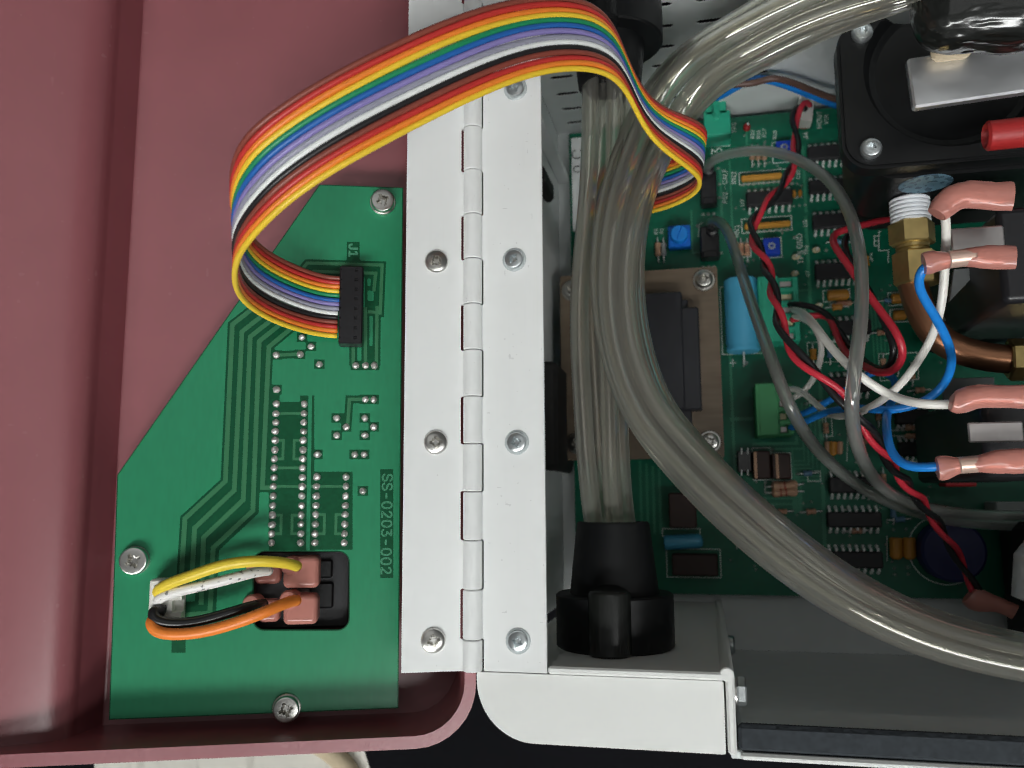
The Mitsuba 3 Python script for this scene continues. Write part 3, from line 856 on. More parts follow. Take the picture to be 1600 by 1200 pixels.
# axial blue capacitor and inductors near the lower fitting
axial_cap(1038, 848, 1098, 845, "cap_blue", 3.0)
silk_box(1035, 826, 1094, 838)
block("relay", 1050, 866, 1122, 900, BZ + 8, "rust_film")
silk_box(1042, 858, 1126, 902)
block("relay", 1177, 704, 1204, 748, BZ + 9, "rust_film")
block("relay", 1206, 708, 1236, 748, BZ + 9, "rust_film")
block("relay_strip", 1178, 706, 1183, 748, BZ + 9.3, "carbon_tan", BZ + 9.02, .1)
block("relay_strip", 1212, 709, 1217, 748, BZ + 9.3, "carbon_tan", BZ + 9.02, .1)
silk_box(1176, 700, 1205, 750)
silk_box(1207, 708, 1236, 751)
block("rectifier", 1152, 704, 1175, 738, BZ + 6, "black_gloss")
put("lead", cat([rod(U(x, y0, BZ + 6), U(x, y1, BZ + 6), .35, n=8) for x in (1158.5, 1168.5) for y0, y1 in ((700, 710), (734, 743))]), "pin_metal", mb, True)
silk_line([(1195, 752), (1195, 769), (1211, 769)], .3)
block("relay", 1045, 770, 1088, 825, BZ + 9, "rust_film")
silk_box(1193, 790, 1209, 815)
block("indicator", 1203, 814, 1212, 825, BZ + 5, "red_plastic")
# test points
for (x, y, m) in ((1243.5, 401, "cream"), (1275.5, 390, "cream"), (1280, 477, "cream"), (1242, 427, "cream")):
    p = U(x, y, BZ + 2)
    k = put("test_point", trimesh.creation.torus(1.15, .5, 20, 10).apply_transform(trimesh.transformations.rotation_matrix(1.2, [1, 0, 0])).apply_translation([p[0], p[1], BZ + 1.6]), m, mb, True)
    put("pin", rod((p[0] + .4, p[1] + .3, BZ), (p[0] + .4, p[1] + .3, BZ + 3.2), .5, n=10), "pin_metal", k)
joint_row([(1241, 371), (1291, 391), (1331, 378), (1238, 286), (1331, 372)], r=.75)
p = U(1167, 198, BZ + 2)
k = put("test_point", lathe([(1.2, 0), (1.5, .6), (1.4, 2.6), (.7, 3.2)], (p[0], p[1], BZ), (0, 0, 1), 16), "red_plastic", mb, label="red test point near the back edge")
put("pin", rod((p[0] + .4, p[1] + .4, BZ + 2.6), (p[0] + .4, p[1] + .4, BZ + 4.2), .5, n=10), "pin_metal", k)

# screw terminals and plugs
def terminal_block(px0, py0, px1, py1, zt, m, n, face=0.55, lab=None):
    x0, x1, y0, y1 = rect(px0, py0, px1, py1, zt)
    xm = x0 + (x1 - x0) * face
    base = mf(rbox(x0, xm, y0, y1, BZ + .2, zt, .35)) + mf(rbox(xm - .1, x1, y0 + .3, y1 - .3, BZ + .2, zt - 2.4, .35))
    base = base - mf(rbox(x0 + 1.1, x0 + 1.5, y0 - 1, y1 + 1, zt - .7, zt + 1, .02))
    pitch = (y1 - y0) / n
    for i in range(n):
        yc = y0 + pitch * (i + .5)
        base = base - mf(rbox(xm + .5, x1 - 2.0, yc - pitch * .36, yc + pitch * .34, zt - 4.6, zt + 1, .05))
        base = base - m3d.Manifold.cylinder(3, .35, .35, 10).translate([x1 - .9, yc, zt - 3])
    k = put("terminal_block", tri(base), m, mb, False, label=lab)
    for i in range(n):
        yc = y0 + pitch * (i + .5)
        put("clamp", rbox(xm + .8, x1 - 2.5, yc - pitch * .25, yc + pitch * .2, zt - 6, zt - 4.0, .2), "cream" if i % 2 else "spade_tin", k, False)
    return x0, x1, y0, y1


terminal_block(1186, 430, 1250, 533, -128, "teal_plastic", 5, .5, "teal five-way screw terminal block beside the blue capacitor")
terminal_block(1181, 598, 1240, 680, -127, "green_plastic", 4, .6, "darker green terminal block with white and blue wires")
x0, x1, y0, y1 = rect(1100, 173, 1142, 222, -131)
hb = mf(rbox(x0, x1, y0 + 3.2, y1, BZ + .3, -131, .4)) + mf(rbox(x0, x1 - 1.5, y1 - .5, y1 + 6, BZ + .3, -133.5, .4)) + mf(rbox(x0 + 4, x0 + 6.5, y1 - 4, y1 + 5, -133, -130, .3))
hb = hb - mf(rbox(x0 + 1.4, x0 + 3.8, y1 - 1.2, y1 + 1.0, -135, -129, .05)) - mf(rbox(x0 + 6.8, x0 + 9.4, y1 - 1.2, y1 + 1.0, -135, -129, .05))
put("terminal_block", tri(hb), "teal_plastic", mb, False, label="teal two-way plug at the back edge of the board")
joint_row([(1112, 225), (1130, 223)], r=1.0)
silk_line([(1102, 226), (1102, 230), (1140, 228), (1140, 222)])
# pressure sensors with ports
sensors = []
for (x0, y0, x1, y1, qx, qy) in ((1094, 266, 1120, 318, 1107, 262), (1094, 352, 1124, 402, 1113, 356)):
    a, b, c, d = rect(x0, y0, x1, y1, BZ + 8)
    k = put("pressure_sensor", cat([rbox(a, b, c, d, BZ + 1, BZ + 7.4, .6), rbox(a + 1.0, b - 1.0, c - .1, c + 2.8, BZ + 1.4, BZ + 8.4, .4)]), "black_plastic", mb, False)
    p = U(qx, qy, BZ + 12)
    put("port", lathe([(2.6, 0), (2.4, 3.2), (1.5, 3.6), (1.5, 8)], (p[0], p[1], BZ + 7), (0, 0, 1), 20), "black_plastic", k)
    put("pin_row", cat([rod((a + .9 + i * 2.2, c - 2.0, BZ), (a + .9 + i * 2.2, c - 2.0, BZ + .9), .8, .3, 10) for i in range(3)]), "solder", k, 40, kind="stuff", label="three solder points")
    sensors.append(p)
joint_row([(1122, 263), (1124, 288), (1124, 309), (1090, 353), (1127, 395)], r=.7)
# white plug header
x0, x1, y0, y1 = rect(1249, 176, 1268, 199, BZ + 4)
hk = put("plug", turned(rbox(-3.1, 3.1, -6.0, 6.0, BZ + 1.2, BZ + 9, .5), -8, (U(1258, 172, BZ + 6)[0], U(1258, 172, BZ + 6)[1], 0)), "white_nylon", mb, False, label="small white plug of the red and black wires")
a, b, c, d = rect(1251, 186, 1264, 199, BZ + 2)
put("plug_window", rbox(a, b, c, d, BZ, BZ + 7.6, .3), "carbon_band", hk, False)
# right-hand parts in the dark
p = U(1492, 862, BZ + 12)
ck = put("inductor", lathe([(10, 0), (11.5, .8), (11.5, 10), (10.5, 11), (2.5, 11.2), (2.2, 9)], (p[0], p[1], BZ + .5), (0, 0, 1), 40), "navy", mb, label="large round navy inductor near the front edge")
silk.append(Point(p[0] - .5, p[1]).buffer(13.2).exterior.buffer(.2))
block("heat_sink", 1556, 784, 1606, 803, BZ + 14, "grey_body")
block("relay", 1476, 742, 1526, 760, BZ + 9, "red_plastic")
# small parts scattered between the larger ones
g_ = np.random.default_rng(21)
for (x, y, v) in ((1382, 470, 0), (1270, 545, 1), (1296, 545, 1), (1320, 548, 1), (1345, 470, 0), (1380, 560, 1), (1402, 560, 1), (1425, 575, 1), (1370, 520, 0), (1268, 630, 0), (1290, 660, 1), (1380, 740, 1), (1395, 790, 1), (1398, 812, 0),
                  (1330, 830, 0), (1255, 740, 0), (1260, 800, 0), (1236, 840, 1), (1218, 860, 0), (1180, 840, 0), (1150, 830, 1), (1258, 880, 1), (1300, 480, 0), (1352, 400, 1), (1430, 610, 0), (1372, 640, 1), (1340, 690, 0), (1215, 800, 0)):
    L_ = g_.uniform(14, 19)
    m_n, r_n = [("carbon_tan", 1.15), ("metal_film", 1.2), ("tantalum", 1.5), ("carbon_tan", 1.2)][g_.integers(4)]
    axial(x, y, x + (1 if v else L_), y + (L_ if v else -1), m_n, r_n, bands=(.3, .5, .7) if m_n == "carbon_tan" else ())
vi = [(g_.uniform(1255, 1470), g_.uniform(440, 890)) for _ in range(90)] + [(g_.uniform(1140, 1260), g_.uniform(700, 900)) for _ in range(40)] + [(g_.uniform(1130, 1260), g_.uniform(210, 430)) for _ in range(26)]
joint_row(vi, name="solder_row", r=.5)
for (x0, y0, x1, y1) in ((1262, 534, 1330, 566), (1374, 552, 1434, 594), (1286, 652, 1300, 682), (1174, 832, 1206, 846), (1252, 872, 1266, 902), (1386, 630, 1462, 672), (1392, 680, 1470, 722), (1262, 736, 1282, 752)):
    silk_box(x0, y0, x1, y1, .28)
# traces
trace([(1140, 252), (1144, 350), (1147, 410)], .8)
trace([(1136, 440), (1139, 540), (1145, 650), (1149, 755)], 1.1)
trace([(1143, 655), (1180, 655)], 1.4)
trace([(1178, 694), (1245, 689), (1245, 684)], 1.2)
trace([(1202, 740), (1202, 702), (1256, 698)], .9)
for k in range(6):
    trace([(1252 + 6.5 * k, 630), (1253 + 6.5 * k, 720 + 6 * k), (1236 + 3 * k, 722 + 6 * k), (1237 + 3 * k, 800)], .55)
trace([(1281, 560), (1289, 870)], 1.5)
trace([(1165, 779), (1236, 778), (1236, 764)], .8)
trace([(1172, 788), (1242, 788), (1240, 700)], .8)
for k in range(4):
    trace([(1000 + 10 * k, 722 + 4 * k), (1003 + 10 * k, 832)], 1.1)
for k in range(5):
    trace([(1360 + 6 * k, 465), (1363 + 6 * k, 585)], .7)
for k in range(6):
    trace([(1300 + 9 * k, 360), (1301 + 9 * k, 372)], .5)
    trace([(1180 + 9.5 * k, 285), (1181 + 9.5 * k, 295)], .5)
trace([(1166, 204), (1167, 226)], .8)
trace([(1125, 270), (1128, 345), (1134, 345), (1131, 262)], 1.0)
trace([(1254, 230), (1258, 330)], 1.2)
trace([(1259, 340), (1265, 520)], 1.4)
trace([(1080, 330), (1084, 395), (1120, 395)], .8)
trace([(1232, 455), (1268, 455)], .8)
for k in range(3):
    trace([(1195 + 9 * k, 322), (1197 + 9 * k, 338)], .45)
put("trace", extrude(unary_union(tlist).intersection(board2), BZ, BZ + .09), "main_trace", mb, False, kind="stuff", label="pale green copper traces")
# printing
silk_line([(1376, 362), (1373, 362), (1373, 392), (1388, 391), (1388, 410)], .35)
silk_line([(1373, 369), (1366, 369), (1366, 384), (1373, 384)], .35)
silk_line([(1366, 376), (1373, 376)], .3)
silk_line([(1098, 348), (1093, 350), (1091, 370)], .3)
silk_line([(1325, 672), (1323, 720)], .25)
tx = [("RN2", 1146.5, 278, 2.1), ("RN1", 1151, 361, 2.1), ("PS2 - CALF", 1132.5, 291, 2.0), ("3", 1120, 237, 4.6), ("TP3", 1147, 200, 1.8), ("R15", 1175.5, 210, 1.5), ("R16", 1185, 210, 1.5), ("R17", 1194, 208, 1.5),
      ("R18", 1210.5, 211, 1.5), ("J4", 1258.5, 212, 2.0), ("HOUT", 1280, 187, 2.0), ("VTR", 1291, 187, 1.6), ("C19", 1237.5, 274, 1.5), ("C20", 1247, 273, 1.5), ("U9", 1160, 317, 1.7), ("U8", 1258, 349, 1.7), ("GND", 1249, 377, 2.2),
      ("TP5", 1251, 402, 2.3), ("TP6", 1260, 391, 1.7), ("R3", 1025, 362, 1.5), ("R1", 1034, 361, 1.5), ("JP4", 1361, 402, 1.5), ("U7", 1262, 428, 1.5)]
tms = []
for s, px, py, h in tx:
    p = S2(px, py)
    tms.append(text(s, h, p, 88, .06, BZ + .1))
put("printing", cat(tms), "silk", mb, False, kind="stuff", label="white printed part numbers")
put("printing", extrude(unary_union(silk), BZ + .1, BZ + .16), "silk", mb, False, kind="stuff", label="white printed outlines")

# ------------------------------------------------------------------ transformer
tf = thing("transformer", "black stepped transformer on a brown metal plate held by four screws", "transformer")
PZ = -122.0
x0, x1, y0, y1 = 4.1, 68.0, -11.6, 65.1
put("plate", extrude(rounded(x0, x1, y0, y1, .8), PZ - 2, PZ), "brown_plate", tf, False)
for zt, q, m in ((PZ + 9, (965, 458, 1068, 640), "core_iron"), (PZ + 8.2, (1062, 480, 1094, 640), "core_iron"), (PZ + 5, (985, 470, 1078, 664), "core_iron")):
    a, b, c, d = rect(*q, zt)
    put("core", rbox(a, b, c, d, PZ + .01, zt, .5), m, tf, False)
put("winding", rbox(24, 60, 3, 50, BZ + .5, PZ - 2.05, 2), "black_matt", tf, False)
for (px, py, rot) in ((1100, 436, 5), (1109, 690, 30), (893, 452, 60), (901, 692, 20)):
    p = U(px, py, PZ + 2)
    put("washer", turned(lathe([(4.4, 0), (4.4, .35), (4.1, .6), (3.4, .6)], n=32), 0, (p[0], p[1], PZ + .01)), "steel", tf)
    put("screw", turned(screw_head(3.6, 2.5, "dome"), rot, (p[0], p[1], PZ + .5)), "steel", tf, 25)
    put("standoff", rod((p[0], p[1], BZ + .05), (p[0], p[1], PZ - 2.1), 2.6), "steel", tf)
whole("black_choke", rbox(.6, 4.6, -16, 22, -147, -96, 1.2), "black_matt", "black upright block between the left wall and the brown transformer plate", "block")

# ------------------------------------------------------------------ label on the left
a, b, c, d = rect(893.5, 215, 908, 361, BZ + 1.2)
lk = whole("label_sticker", rbox(a, b + 6, c, d, BZ + .05, BZ + 1.4, .2), "label_white", "white printed label on the left edge of the main board behind the clear tubes", "label", smooth=False)
put("lettering", cat([text("C", 5.2, S2(903, 243), 90, .06, BZ + 1.42), text("0", 4.6, S2(904, 266), 90, .06, BZ + 1.42)]), "ink", lk, False)

# ------------------------------------------------------------------ black tube fittings
FZ = -32.0
ctr = U(961, 975, FZ)
cx = ctr[0]
f1 = thing("tube_fitting", "black stepped plastic fitting on the front wall gripping the lower end of the clear tubes", "fitting")
put("flange", lathe([(16.2, 0), (16.9, .6), (16.9, 14.6), (16.3, 15.2), (13.2, 15.2)], (cx, -69.5, FZ), (0, 1, 0), 56), "black_satin", f1)
yc0 = -69.5 + 15.2
put("cap", lathe([(12.9, 0), (12.7, 1), (10.6, 19.4), (10.2, 20.2), (8.4, 20.2), (8.2, 18)], (cx, yc0, FZ), (0, 1, 0), 56), "black_satin", f1)
bz = FZ + 15.0
bx = U(950, 985, bz + 5)[0]
put("boss", lathe([(5.6, 0), (5.9, .5), (5.9, 16), (5.5, 16.8), (4.9, 17.2), (2.5, 18.4)], (bx, -69.4, bz), (0, 1, 0), 40), "black_gloss", f1)
f2 = thing("tube_fitting", "black plastic fitting at the back gripping the clear tubes beneath the ribbon cable", "fitting")
ct2 = U(951, 60, FZ)
ytip = U(951, 138, FZ)[1]
put("cap", lathe([(8.4, 3), (8.4, .4), (9.3, 0), (9.8, .6), (12.4, 26), (12.6, 27)], (ct2[0], ytip, FZ), (0, 1, 0), 56), "black_satin", f2)
yf = U(1005, 66, FZ)[1]
put("flange", lathe([(13, 0), (16.2, 0), (16.9, .6), (16.9, 12), (16.2, 12.6)], (ct2[0], max(yf, ytip + 12), FZ), (0, 1, 0), 56), "black_satin", f2)
put("boss", lathe([(4.9, -1), (5.9, 0), (5.9, 14)], (ct2[0] - 1, max(yf, ytip + 12), FZ + 14), (0, 1, 0), 32), "black_satin", f2)

# ------------------------------------------------------------------ clear tubes
G = "clear tubes bundled together"
vx_ = [(822, 954), (720, 945), (600, 940), (500, 937), (400, 941), (300, 949), (200, 953), (112, 954)]
for i, (o0, o1, z, lab) in enumerate(((-27, -34, -30.5, "leftmost"), (-10, -12, -36.5, "second from left"), (9, 9, -30.5, "third from left"), (27, 30, -36.0, "rightmost"))):
    pts = [(x + o0 + (o1 - o0) * (822 - y) / 710 + 2.5 * math.sin(y / 120 + i * 1.7), y) for y, x in vx_]
    path = spline([U(x, y, z) for x, y in pts], 70)
    whole("clear_tube", hose(path, 2.75, 1.65, 24), "clear_vinyl", f"{lab} of the straight clear tubes between the two black fittings", "tube", G, True)
# centre line of the curved bundle, the spread of its tubes across it (in picture units) and its height
C_ = [(1560, -88, 33, -6), (1470, -57, 33, -6), (1390, -31, 33, -7), (1310, -6, 33, -9), (1232, 26, 33, -11), (1158, 66, 33, -14), (1092, 111, 33, -20), (1044, 168, 32, -24.5), (1006, 240, 27, -23), (976, 330, 23, -17.5), (964, 420, 22, -16), (968, 505, 22, -15),
      (986, 580, 22, -14), (1018, 648, 22, -13), (1070, 712, 22, -12), (1136, 780, 21, -10), (1220, 854, 20, -8), (1316, 924, 18, -6), (1430, 982, 16, -4), (1540, 1016, 15, -3), (1680, 1042, 14, -3)]
cxy = np.array([(x, y) for x, y, _, _ in C_], float)
tg = np.gradient(cxy, axis=0)
tg /= np.linalg.norm(tg, axis=1)[:, None]
nr = np.c_[-tg[:, 1], tg[:, 0]]                            # across, towards the inside of the bend
for i, (o, dz, lab) in enumerate(((-.62, 1.0, "front thick clear tube on the outside of the curved bundle"), (.55, 1.6, "front thick clear tube on the inside of the curved bundle"),
                                  (-1.02, -7.0, "rear clear tube along the outer edge of the curved bundle"), (1.0, -6.6, "rear clear tube along the inner edge of the curved bundle"))):
    w_ = np.array([q[2] for q in C_], float)
    wob = 1 + .12 * np.sin(np.arange(len(C_)) * .9 + i * 2.1)
    pts = cxy - nr * (-o * w_ * wob)[:, None]
    path = spline([U(x, y, q[3] + dz) for (x, y), q in zip(pts, C_)], 150)
    whole("clear_tube", hose(path, 3.6, 2.25, 28), "clear_vinyl", lab, "tube", G, True)

# grey silicone tubes from the sensors
gt = [([(1107, 262, -136), (1105, 260, -129), (1123, 246, -121), (1170, 236, -112), (1220, 240, -100), (1270, 262, -84), (1310, 300, -66), (1336, 360, -50), (1346, 430, -38), (1344, 510, -28), (1335, 580, -24), (1331, 640, -26), (1341, 700, -40),
        (1368, 750, -62), (1420, 785, -90), (1500, 802, -112), (1620, 806, -122)], "grey silicone tube arching from the rear sensor to the right"),
      ([(1113, 356, -136), (1115, 345, -128), (1130, 352, -118), (1146, 385, -104), (1160, 430, -88), (1180, 490, -70), (1205, 560, -55), (1230, 625, -50), (1260, 680, -58), (1305, 730, -78), (1360, 770, -100), (1430, 800, -116), (1500, 815, -124), (1620, 822, -128)],
       "grey silicone tube dropping from the front sensor past the green terminal blocks")]
for pts, lab in gt:
    path = spline([U(*p) for p in pts], 110)
    whole("grey_tube", hose(path, 1.95, 1.0, 20), "grey_silicone", lab, "tube", "grey silicone tubes", True)

# ------------------------------------------------------------------ wires in the case
def run(pts, n=90):
    return spline([U(*p) for p in pts], n)


tp = thing("twisted_wire", "red and black twisted wire pair running from the white plug to the front right", "wire")
c_ = run([(1262, 168, -134), (1250, 166, -128), (1242, 185, -126), (1243, 215, -124), (1241, 250, -118), (1228, 280, -112), (1205, 310, -104), (1180, 342, -96), (1176, 368, -90), (1193, 405, -80), (1207, 450, -66), (1217, 495, -54), (1237, 545, -45),
          (1285, 592, -42), (1330, 638, -44), (1372, 694, -52), (1412, 750, -74), (1452, 800, -96), (1492, 862, -112), (1526, 926, -118)], 240)
s_ = np.r_[0, np.cumsum(np.linalg.norm(np.diff(c_, axis=0), axis=1))]
tt = np.gradient(c_, axis=0)
tt /= np.linalg.norm(tt, axis=1)[:, None]
n1 = np.cross(tt, [0, 0, 1.0])
n1 /= np.linalg.norm(n1, axis=1)[:, None]
n2 = np.cross(n1, tt)
ph = s_ / 33.0 * 2 * np.pi + 0.7
off = 1.12 * (np.cos(ph)[:, None] * n1 + np.sin(ph)[:, None] * n2)
put("red_wire", sweep(c_ + off, 1.08, 10), "wire_red", tp, True)
put("black_wire", sweep(c_ - off, 1.08, 10), "wire_black", tp, True)
e = c_[-1]


def spade(parent, pts, z, r, name="terminal"):
    """A crimped and insulated spade connector along picture points (x, y, width factor, flatness)."""
    P4 = spline([[*U(x, y, z), w, h] for x, y, w, h in pts], 40)
    body = sweep(P4, r, 24, True, (P4[:, 3:5], np.array([0, 0, 1.0])))
    q = body.vertices
    body.vertices = q + body.vertex_normals * ((meshkit.fbm(q * .33 + 31.7, 2) - .5) * .6)[:, None]
    k = put(name, body, "terminal_pink", parent, 50)
    put("metal_core", sweep(P4[8:38], r * .55, 16, True, (P4[8:38, 3:5] * [1.15, .8], np.array([0, 0, 1.0]))), "terminal_core", k, True)
    return k, P4


wt = thing("white_wire", "white wire looping down from the upper pink terminal to the green terminal block", "wire")
put("insulation", sweep(run([(1473, 330, -17), (1478, 352, -19), (1477, 400, -24), (1474, 450, -28), (1462, 510, -34), (1436, 562, -42), (1402, 605, -50), (1362, 635, -60), (1320, 650, -76), (1285, 640, -96), (1258, 616, -112), (1234, 608, -122)]), 1.2, 12), "wire_white", wt, True)
k, _ = spade(wt, [(1464, 335, .8, .8), (1475, 322, 1.05, .9), (1494, 308, 1.15, .9), (1520, 304, 1.2, .75), (1582, 307, 1.25, .65)], -15, 3.1)
wb = thing("white_wire", "white wire running from the middle pink terminal up to the teal terminal block", "wire")
put("insulation", sweep(run([(1500, 631, -23), (1470, 632, -24), (1430, 629, -26), (1385, 614, -32), (1345, 588, -31), (1305, 550, -36), (1278, 515, -44), (1262, 496, -58), (1250, 487, -90), (1240, 484, -126)]), 1.25, 12), "wire_white", wb, True)
spade(wb, [(1486, 628, .8, .8), (1502, 627, 1.1, .9), (1520, 621, 1.1, .95), (1548, 619, 1.05, .8), (1640, 618, 1.1, .7)], -21, 2.9)
wc = whole("white_wire", sweep(run([(1236, 622, -124), (1252, 614, -116), (1268, 596, -108), (1280, 568, -100), (1283, 540, -96), (1276, 518, -98), (1258, 500, -112), (1240, 494, -128)], 60), 1.1, 12), "wire_white",
           "short white wire looping between the teal and the green terminal blocks", "wire", smooth=True)
bl = thing("blue_wire", "blue wire curving in an S from the second pink terminal to the green terminal block", "wire")
put("insulation", sweep(run([(1452, 416, -18), (1442, 422, -18), (1436, 440, -20), (1444, 466, -24), (1464, 500, -30), (1482, 538, -38), (1486, 572, -46), (1470, 606, -52), (1436, 630, -54), (1390, 640, -56), (1340, 638, -68), (1290, 645, -90), (1256, 660, -110), (1236, 668, -122)]), 1.25, 12), "wire_blue", bl, True)
k, P4 = spade(bl, [(1443, 412, .95, .8), (1460, 409, 1.0, .8), (1482, 406, .72, .75), (1506, 403, .78, .8), (1530, 402, 1.0, .75), (1586, 402, 1.08, .65)], -16, 2.9)
put("crimp", sweep(P4[13:27], 2.6, 18, True, (np.array([.9, .92]), np.array([0, 0, 1.0]))), "terminal_core", k, True)
b2 = thing("blue_wire", "blue wire bending down to the lowest pink terminal", "wire")
put("insulation", sweep(run([(1472, 728, -26), (1448, 730, -27), (1415, 726, -30), (1394, 706, -34), (1386, 676, -40), (1388, 640, -62), (1398, 612, -84), (1390, 586, -100), (1366, 582, -104), (1330, 604, -108), (1285, 632, -114), (1250, 648, -122), (1236, 652, -126)]), 1.25, 12), "wire_blue", b2, True)
k, P4 = spade(b2, [(1464, 732, 1.05, .8), (1480, 730, 1.05, .8), (1500, 727, .75, .75), (1526, 725, .75, .8), (1546, 723, .95, .75), (1640, 720, 1.02, .7)], -25, 2.9)
put("crimp", sweep(P4[11:23], 2.5, 18, True, (np.array([.9, .92]), np.array([0, 0, 1.0]))), "terminal_core", k, True)
rw = whole("red_wire", sweep(run([(1420, 338, -112), (1380, 344, -106), (1335, 355, -100), (1305, 366, -94), (1305, 385, -86), (1322, 410, -78), (1346, 445, -70), (1376, 486, -64), (1400, 520, -62), (1410, 552, -64), (1398, 576, -70), (1374, 582, -78), (1350, 572, -88), (1330, 560, -100),
                                  (1310, 530, -112), (1300, 505, -118), (1288, 494, -122), (1262, 494, -124), (1238, 500, -128)], 150), 1.25, 12), "wire_red", "red wire making a round loop in front of the pump", "wire", smooth=True)
bkw = whole("black_wire", sweep(run([(1410, 330, -116), (1360, 348, -112), (1322, 372, -102), (1330, 410, -90), (1356, 452, -80), (1380, 500, -72), (1396, 545, -70), (1388, 572, -76), (1366, 574, -88), (1338, 552, -104), (1310, 515, -116), (1290, 490, -120), (1262, 478, -122), (1234, 476, -128)], 130), 1.2, 12),
            "wire_black", "black wire running beside the red loop into the teal terminal block", "wire", smooth=True)
# red terminal in the front right
rt, _ = spade(tp, [(1512, 930, .9, .8), (1524, 936, 1.2, .9), (1545, 941, 1.0, .8), (1585, 956, .8, .6)], -118, 3.4)
# mains leads at the back
bk_ = lambda pts: spline([UY(x, y, w) for x, y, w in pts], 60)
whole("blue_lead", sweep(bk_([(1120, 152, 136), (1150, 136, 136), (1180, 124, 137), (1215, 129, 136), (1255, 144, 135), (1300, 162, 134), (1350, 172, 132)]), 1.5, 12), "wire_blue", "blue lead crossing the back of the case under the thick clear tubes", "wire", smooth=True)
whole("brown_lead", sweep(bk_([(1120, 140, 133), (1152, 132, 133), (1180, 129, 132.6), (1205, 123, 132.6), (1240, 130, 132), (1280, 146, 131), (1350, 166, 129)]), 1.25, 12), "wire_brown", "brown lead beside the blue lead at the back of the case", "wire", smooth=True)

# ------------------------------------------------------------------ pump
pump = thing("pump", "large black pump in the upper right of the case", "pump")
TZ = -46.0
px0, py0 = U(1312, 150, TZ)[0], U(1420, 258, TZ)[1]
px1, py1 = px0 + 112, U(1400, 24, TZ)[1]
hx = rounded(px0, px1, py0, py1, 9)
cc = U(1492, 100, TZ)
bowl_r = (U(1492, 230, TZ)[1] - cc[1]) * -1
top = mf(extrude(hx, TZ - 7, TZ - 1)) + mf(extrude(hx.buffer(-1), TZ - 1.2, TZ)) 
bowl = lathe([(bowl_r * .82, -6), (bowl_r * .9, -4.6), (bowl_r * .97, -1.2), (bowl_r, .5)], (cc[0], cc[1], TZ), (0, 0, 1), 72)
top = top - mf(bowl)
put("cover", tri(top), "black_satin", pump, 25)
put("body", extrude(rounded(px0 + 15, px1 - 2, py0 + 6, py1 - 2, 9), BZ + 14, TZ - 7.1), "black_matt", pump, 30)
put("skirt", extrude(rounded(px0 + 7, px1, py0 - 1.2, py1, 10), TZ - 46, TZ - 7.6), "black_satin", pump, 30)
for (px, py) in ((1348, 48), (1362, 230)):
    p = U(px, py, TZ + 2)
    put("screw", turned(screw_head(3.25, 2.6, "torx"), 15, (p[0], p[1], TZ)), "zinc", pump, 25)
# oval label on the front face of the skirt
ly = py0 - 1.3
p = UY(1446, 288, ly - .12)
p1 = UY(1497, 276, ly - .12)
el = lathe([(1, 0), (1, .3)], (0, 0, 0), (0, -1, 0), 40)
v = el.vertices * [abs(p1[0] - p[0]) * .95, 1, 8.0] + [p[0], ly + .2, p[2]]
put("label", trimesh.Trimesh(v, el.faces), "sticker_blue", pump, 30, label="oval blue-grey label with illegible print")
# pipe fitting
pf = thing("pipe_fitting", "brass pipe fitting with white tape on its thread below the pump", "fitting")
AZ = -74.0
ax = U(1422, 332, AZ)[0]
Y = lambda py: U(1422, py, AZ)[1]
ytop = py0 - 1.3
thr = [(5.5, 0)]
for i in range(6):
    h = (ytop - Y(350)) / 6
    thr += [(5.5, h * i + .1), (6.25, h * i + h * .35), (6.25, h * i + h * .65), (5.55, h * (i + 1))]
put("taped_thread", lathe([(r * 1.0, h) for r, h in thr], (ax, ytop, AZ), (0, -1, 0), 40), "ptfe", pf, 50, label="white tape wound on the thread")
put("hex_nut", lathe([(6.6, 0), (7.2, .5), (7.2, abs(Y(383) - Y(349)) - .5), (6.6, abs(Y(383) - Y(349)))], (ax, Y(349), AZ), (0, -1, 0), 6), "brass", pf, False)
put("collar", lathe([(5.2, 0), (5.2, 1.3), (4.8, 1.5), (5.2, 1.8), (5.2, abs(Y(395) - Y(383)))], (ax, Y(383.2), AZ), (0, -1, 0), 36), "brass", pf, 30)
put("hex_nut", lathe([(6.4, 0), (7.2, .6), (7.2, abs(Y(446) - Y(395)) - .6), (6.6, abs(Y(446) - Y(395)))], (ax + .6, Y(395.2), AZ), (0, -1, 0), 6), "brass", pf, False)
cp = [U(1425, 440, AZ), U(1432, 466, AZ), U(1446, 500, AZ), U(1470, 530, AZ), U(1510, 550, AZ), U(1560, 560, AZ), U(1610, 562, AZ)]
whole("copper_pipe", sweep(spline(cp, 60), 4.6, 24), "copper", "bent copper pipe from the brass fitting to the right edge", "pipe", smooth=True)
p = U(1574, 562, AZ)
whole("brass_nut", lathe([(6.2, 0), (6.8, .6), (6.8, 14)], (p[0], p[1], AZ), (1, -.03, 0), 6), "brass", "brass compression nut at the right end of the copper pipe", "nut", smooth=False)
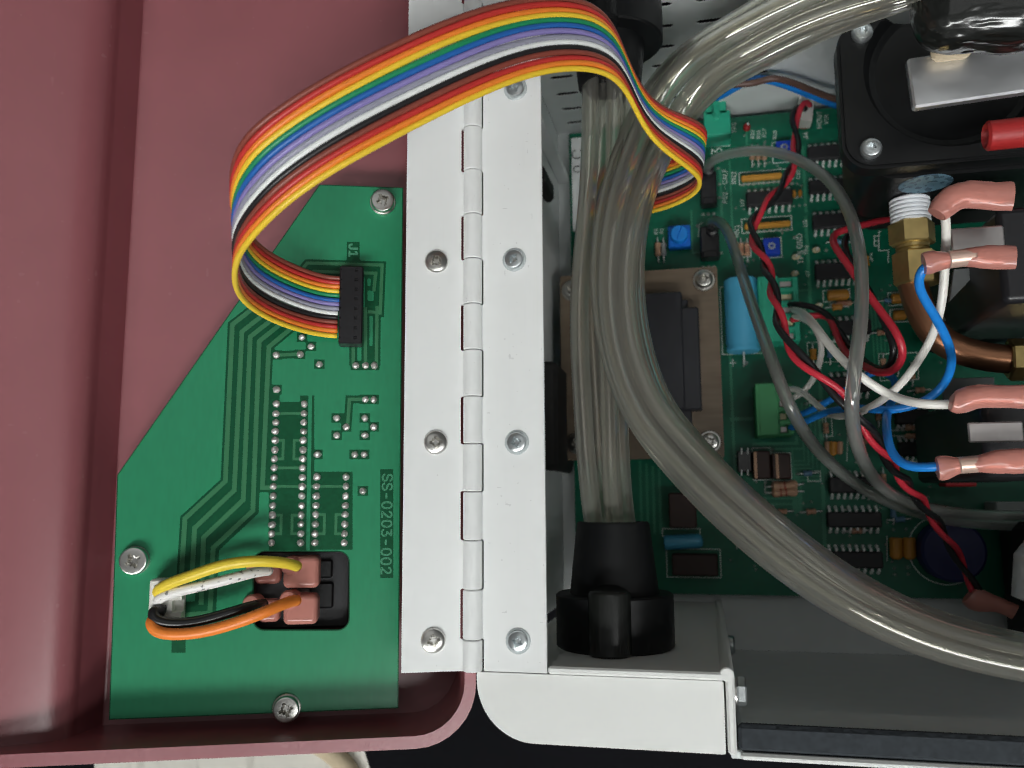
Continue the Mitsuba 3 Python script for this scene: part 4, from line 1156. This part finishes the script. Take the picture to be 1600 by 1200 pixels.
# metal bar and black wrap on top of the pump
bz_ = -28.0
br = thing("metal_bar", "shiny bare metal bar lying across the black pump", "bar")
a, b = U(1424, 90, bz_), U(1428, 168, bz_)
ang = -4.5
bm_ = rbox(0, 70, 0, np.linalg.norm(b - a), bz_ - 3.4, bz_, .6)
bm_.apply_transform(trimesh.transformations.rotation_matrix(math.radians(3.2), [0, 0, 1]))
bm_.apply_translation([b[0], b[1], 0])
put("bar", bm_, "alu", br, False)
fp = [U(x, y, -20) for x, y in ((1446, 50), (1470, 74), (1520, 84), (1560, 70), (1600, 40))]
put("foam_pad", pill(U(1456, 60, -23)[0], U(1522, 60, -23)[0], U(1480, 88, -23)[1], U(1480, 10, -23)[1], bz_ + .05, -22.5, 2.6), "foam_beige", br, 50)
s = trimesh.creation.icosphere(subdivisions=5)
cb = U(1560, 0, -12)
vv = s.vertices.copy()
rx = abs(U(1424, 0, -12)[0] - cb[0])
ry = abs(U(1560, 74, -12)[1] - cb[1])
vv = np.sign(vv) * np.abs(vv) ** .75
lump = 1 + .05 * np.sin(vv[:, 0] * 7.0 + .6) * np.clip(-vv[:, 1] * 2, 0, 1) + .10 * (meshkit.fbm(s.vertices * 3.4 + 5, 3) - .5)
vv = vv * np.c_[lump, lump, lump] * [rx, ry, 9.5]
whole("black_wrap", trimesh.Trimesh(vv + [cb[0], cb[1], -12.0], s.faces), "black_gloss", "glossy black wrapped bundle with a wavy edge in the top right corner", "wrap", smooth=True)
a, b = U(1539, 213, -34), U(1640, 213, -34)
whole("red_hose", lathe([(2.2, 2.5), (3.4, 0), (4.2, .7), (4.2, 30)], (a[0], a[1], -34), (1, .02, 0), 32), "red_hose", "short red hose end beside the pump at the right edge", "hose")

# ------------------------------------------------------------------ valve with spade tabs
vv_ = thing("relay_valve", "black solenoid valve with grey spade tabs at the right edge", "valve")
vz = -34.0
for q, zt in (((1562, 318, 1720, 470, ), vz), ((1535, 606, 1720, 745), vz - 6)):
    a, b, c, d = rect(*q, zt)
    put("body", pill(a, b, c, d, -120, zt, 2.2), "black_plastic", vv_, 40)
a, b, c, d = rect(1506, 452, 1720, 532, -92)
put("coil", pill(a, b, c, d, -126, -92, 3), "valve_green", vv_, 40)
put("coil_rim", rbox(a + 4, b, d - 4.5, d - 3.2, -92.5, -91.2, .4), "bracket_grey", vv_, False)
tv = [text(t_, 1.3, ((a + b) / 2 - 26 + i * .6, c + 7 + 2.2 * i), 18, .06, -91.98) for i, t_ in enumerate(("220V", "3W 60HZ"))]
put("printing", cat(tv), "silk", vv_, False, kind="stuff", label="tiny pale printing")
for q, z in (((1486, 354, 1570, 390), -27), ((1513, 659, 1600, 691), -32)):
    a, b, c, d = rect(*q, z)
    put("spade_tab", rbox(a, b, c, d, z - 1.0, z, .4), "spade_tin", vv_, False)
a, b, c, d = rect(1482, 420, 1524, 470, -62)
put("bracket", extrude(Polygon([(a, c), (b, c + 8), (b, d), (a + 2, d)]), -64, -62), "bracket_grey", vv_, False)
a, b, c, d = rect(1478, 590, 1560, 740, -100)
put("bracket", rbox(a, b, c, d, -102, -100, .3), "bracket_grey", vv_, False)
p = U(1613, 895, -84)
whole("bottle", lathe([(5, 0), (7.5, 1), (7.5, 14), (4, 20)], (p[0] + 1, p[1] - 9, -84), (.1, 1, .1), 40), "label_white", "pale rounded plastic bottle at the lower right edge", "bottle")
p = U(1590, 880, -120)
whole("black_motor", rbox(p[0] + 1, p[0] + 50, p[1] - 30, p[1] + 16, -143.9, -104, 4), "black_matt", "black motor block behind the pale bottle", "motor")
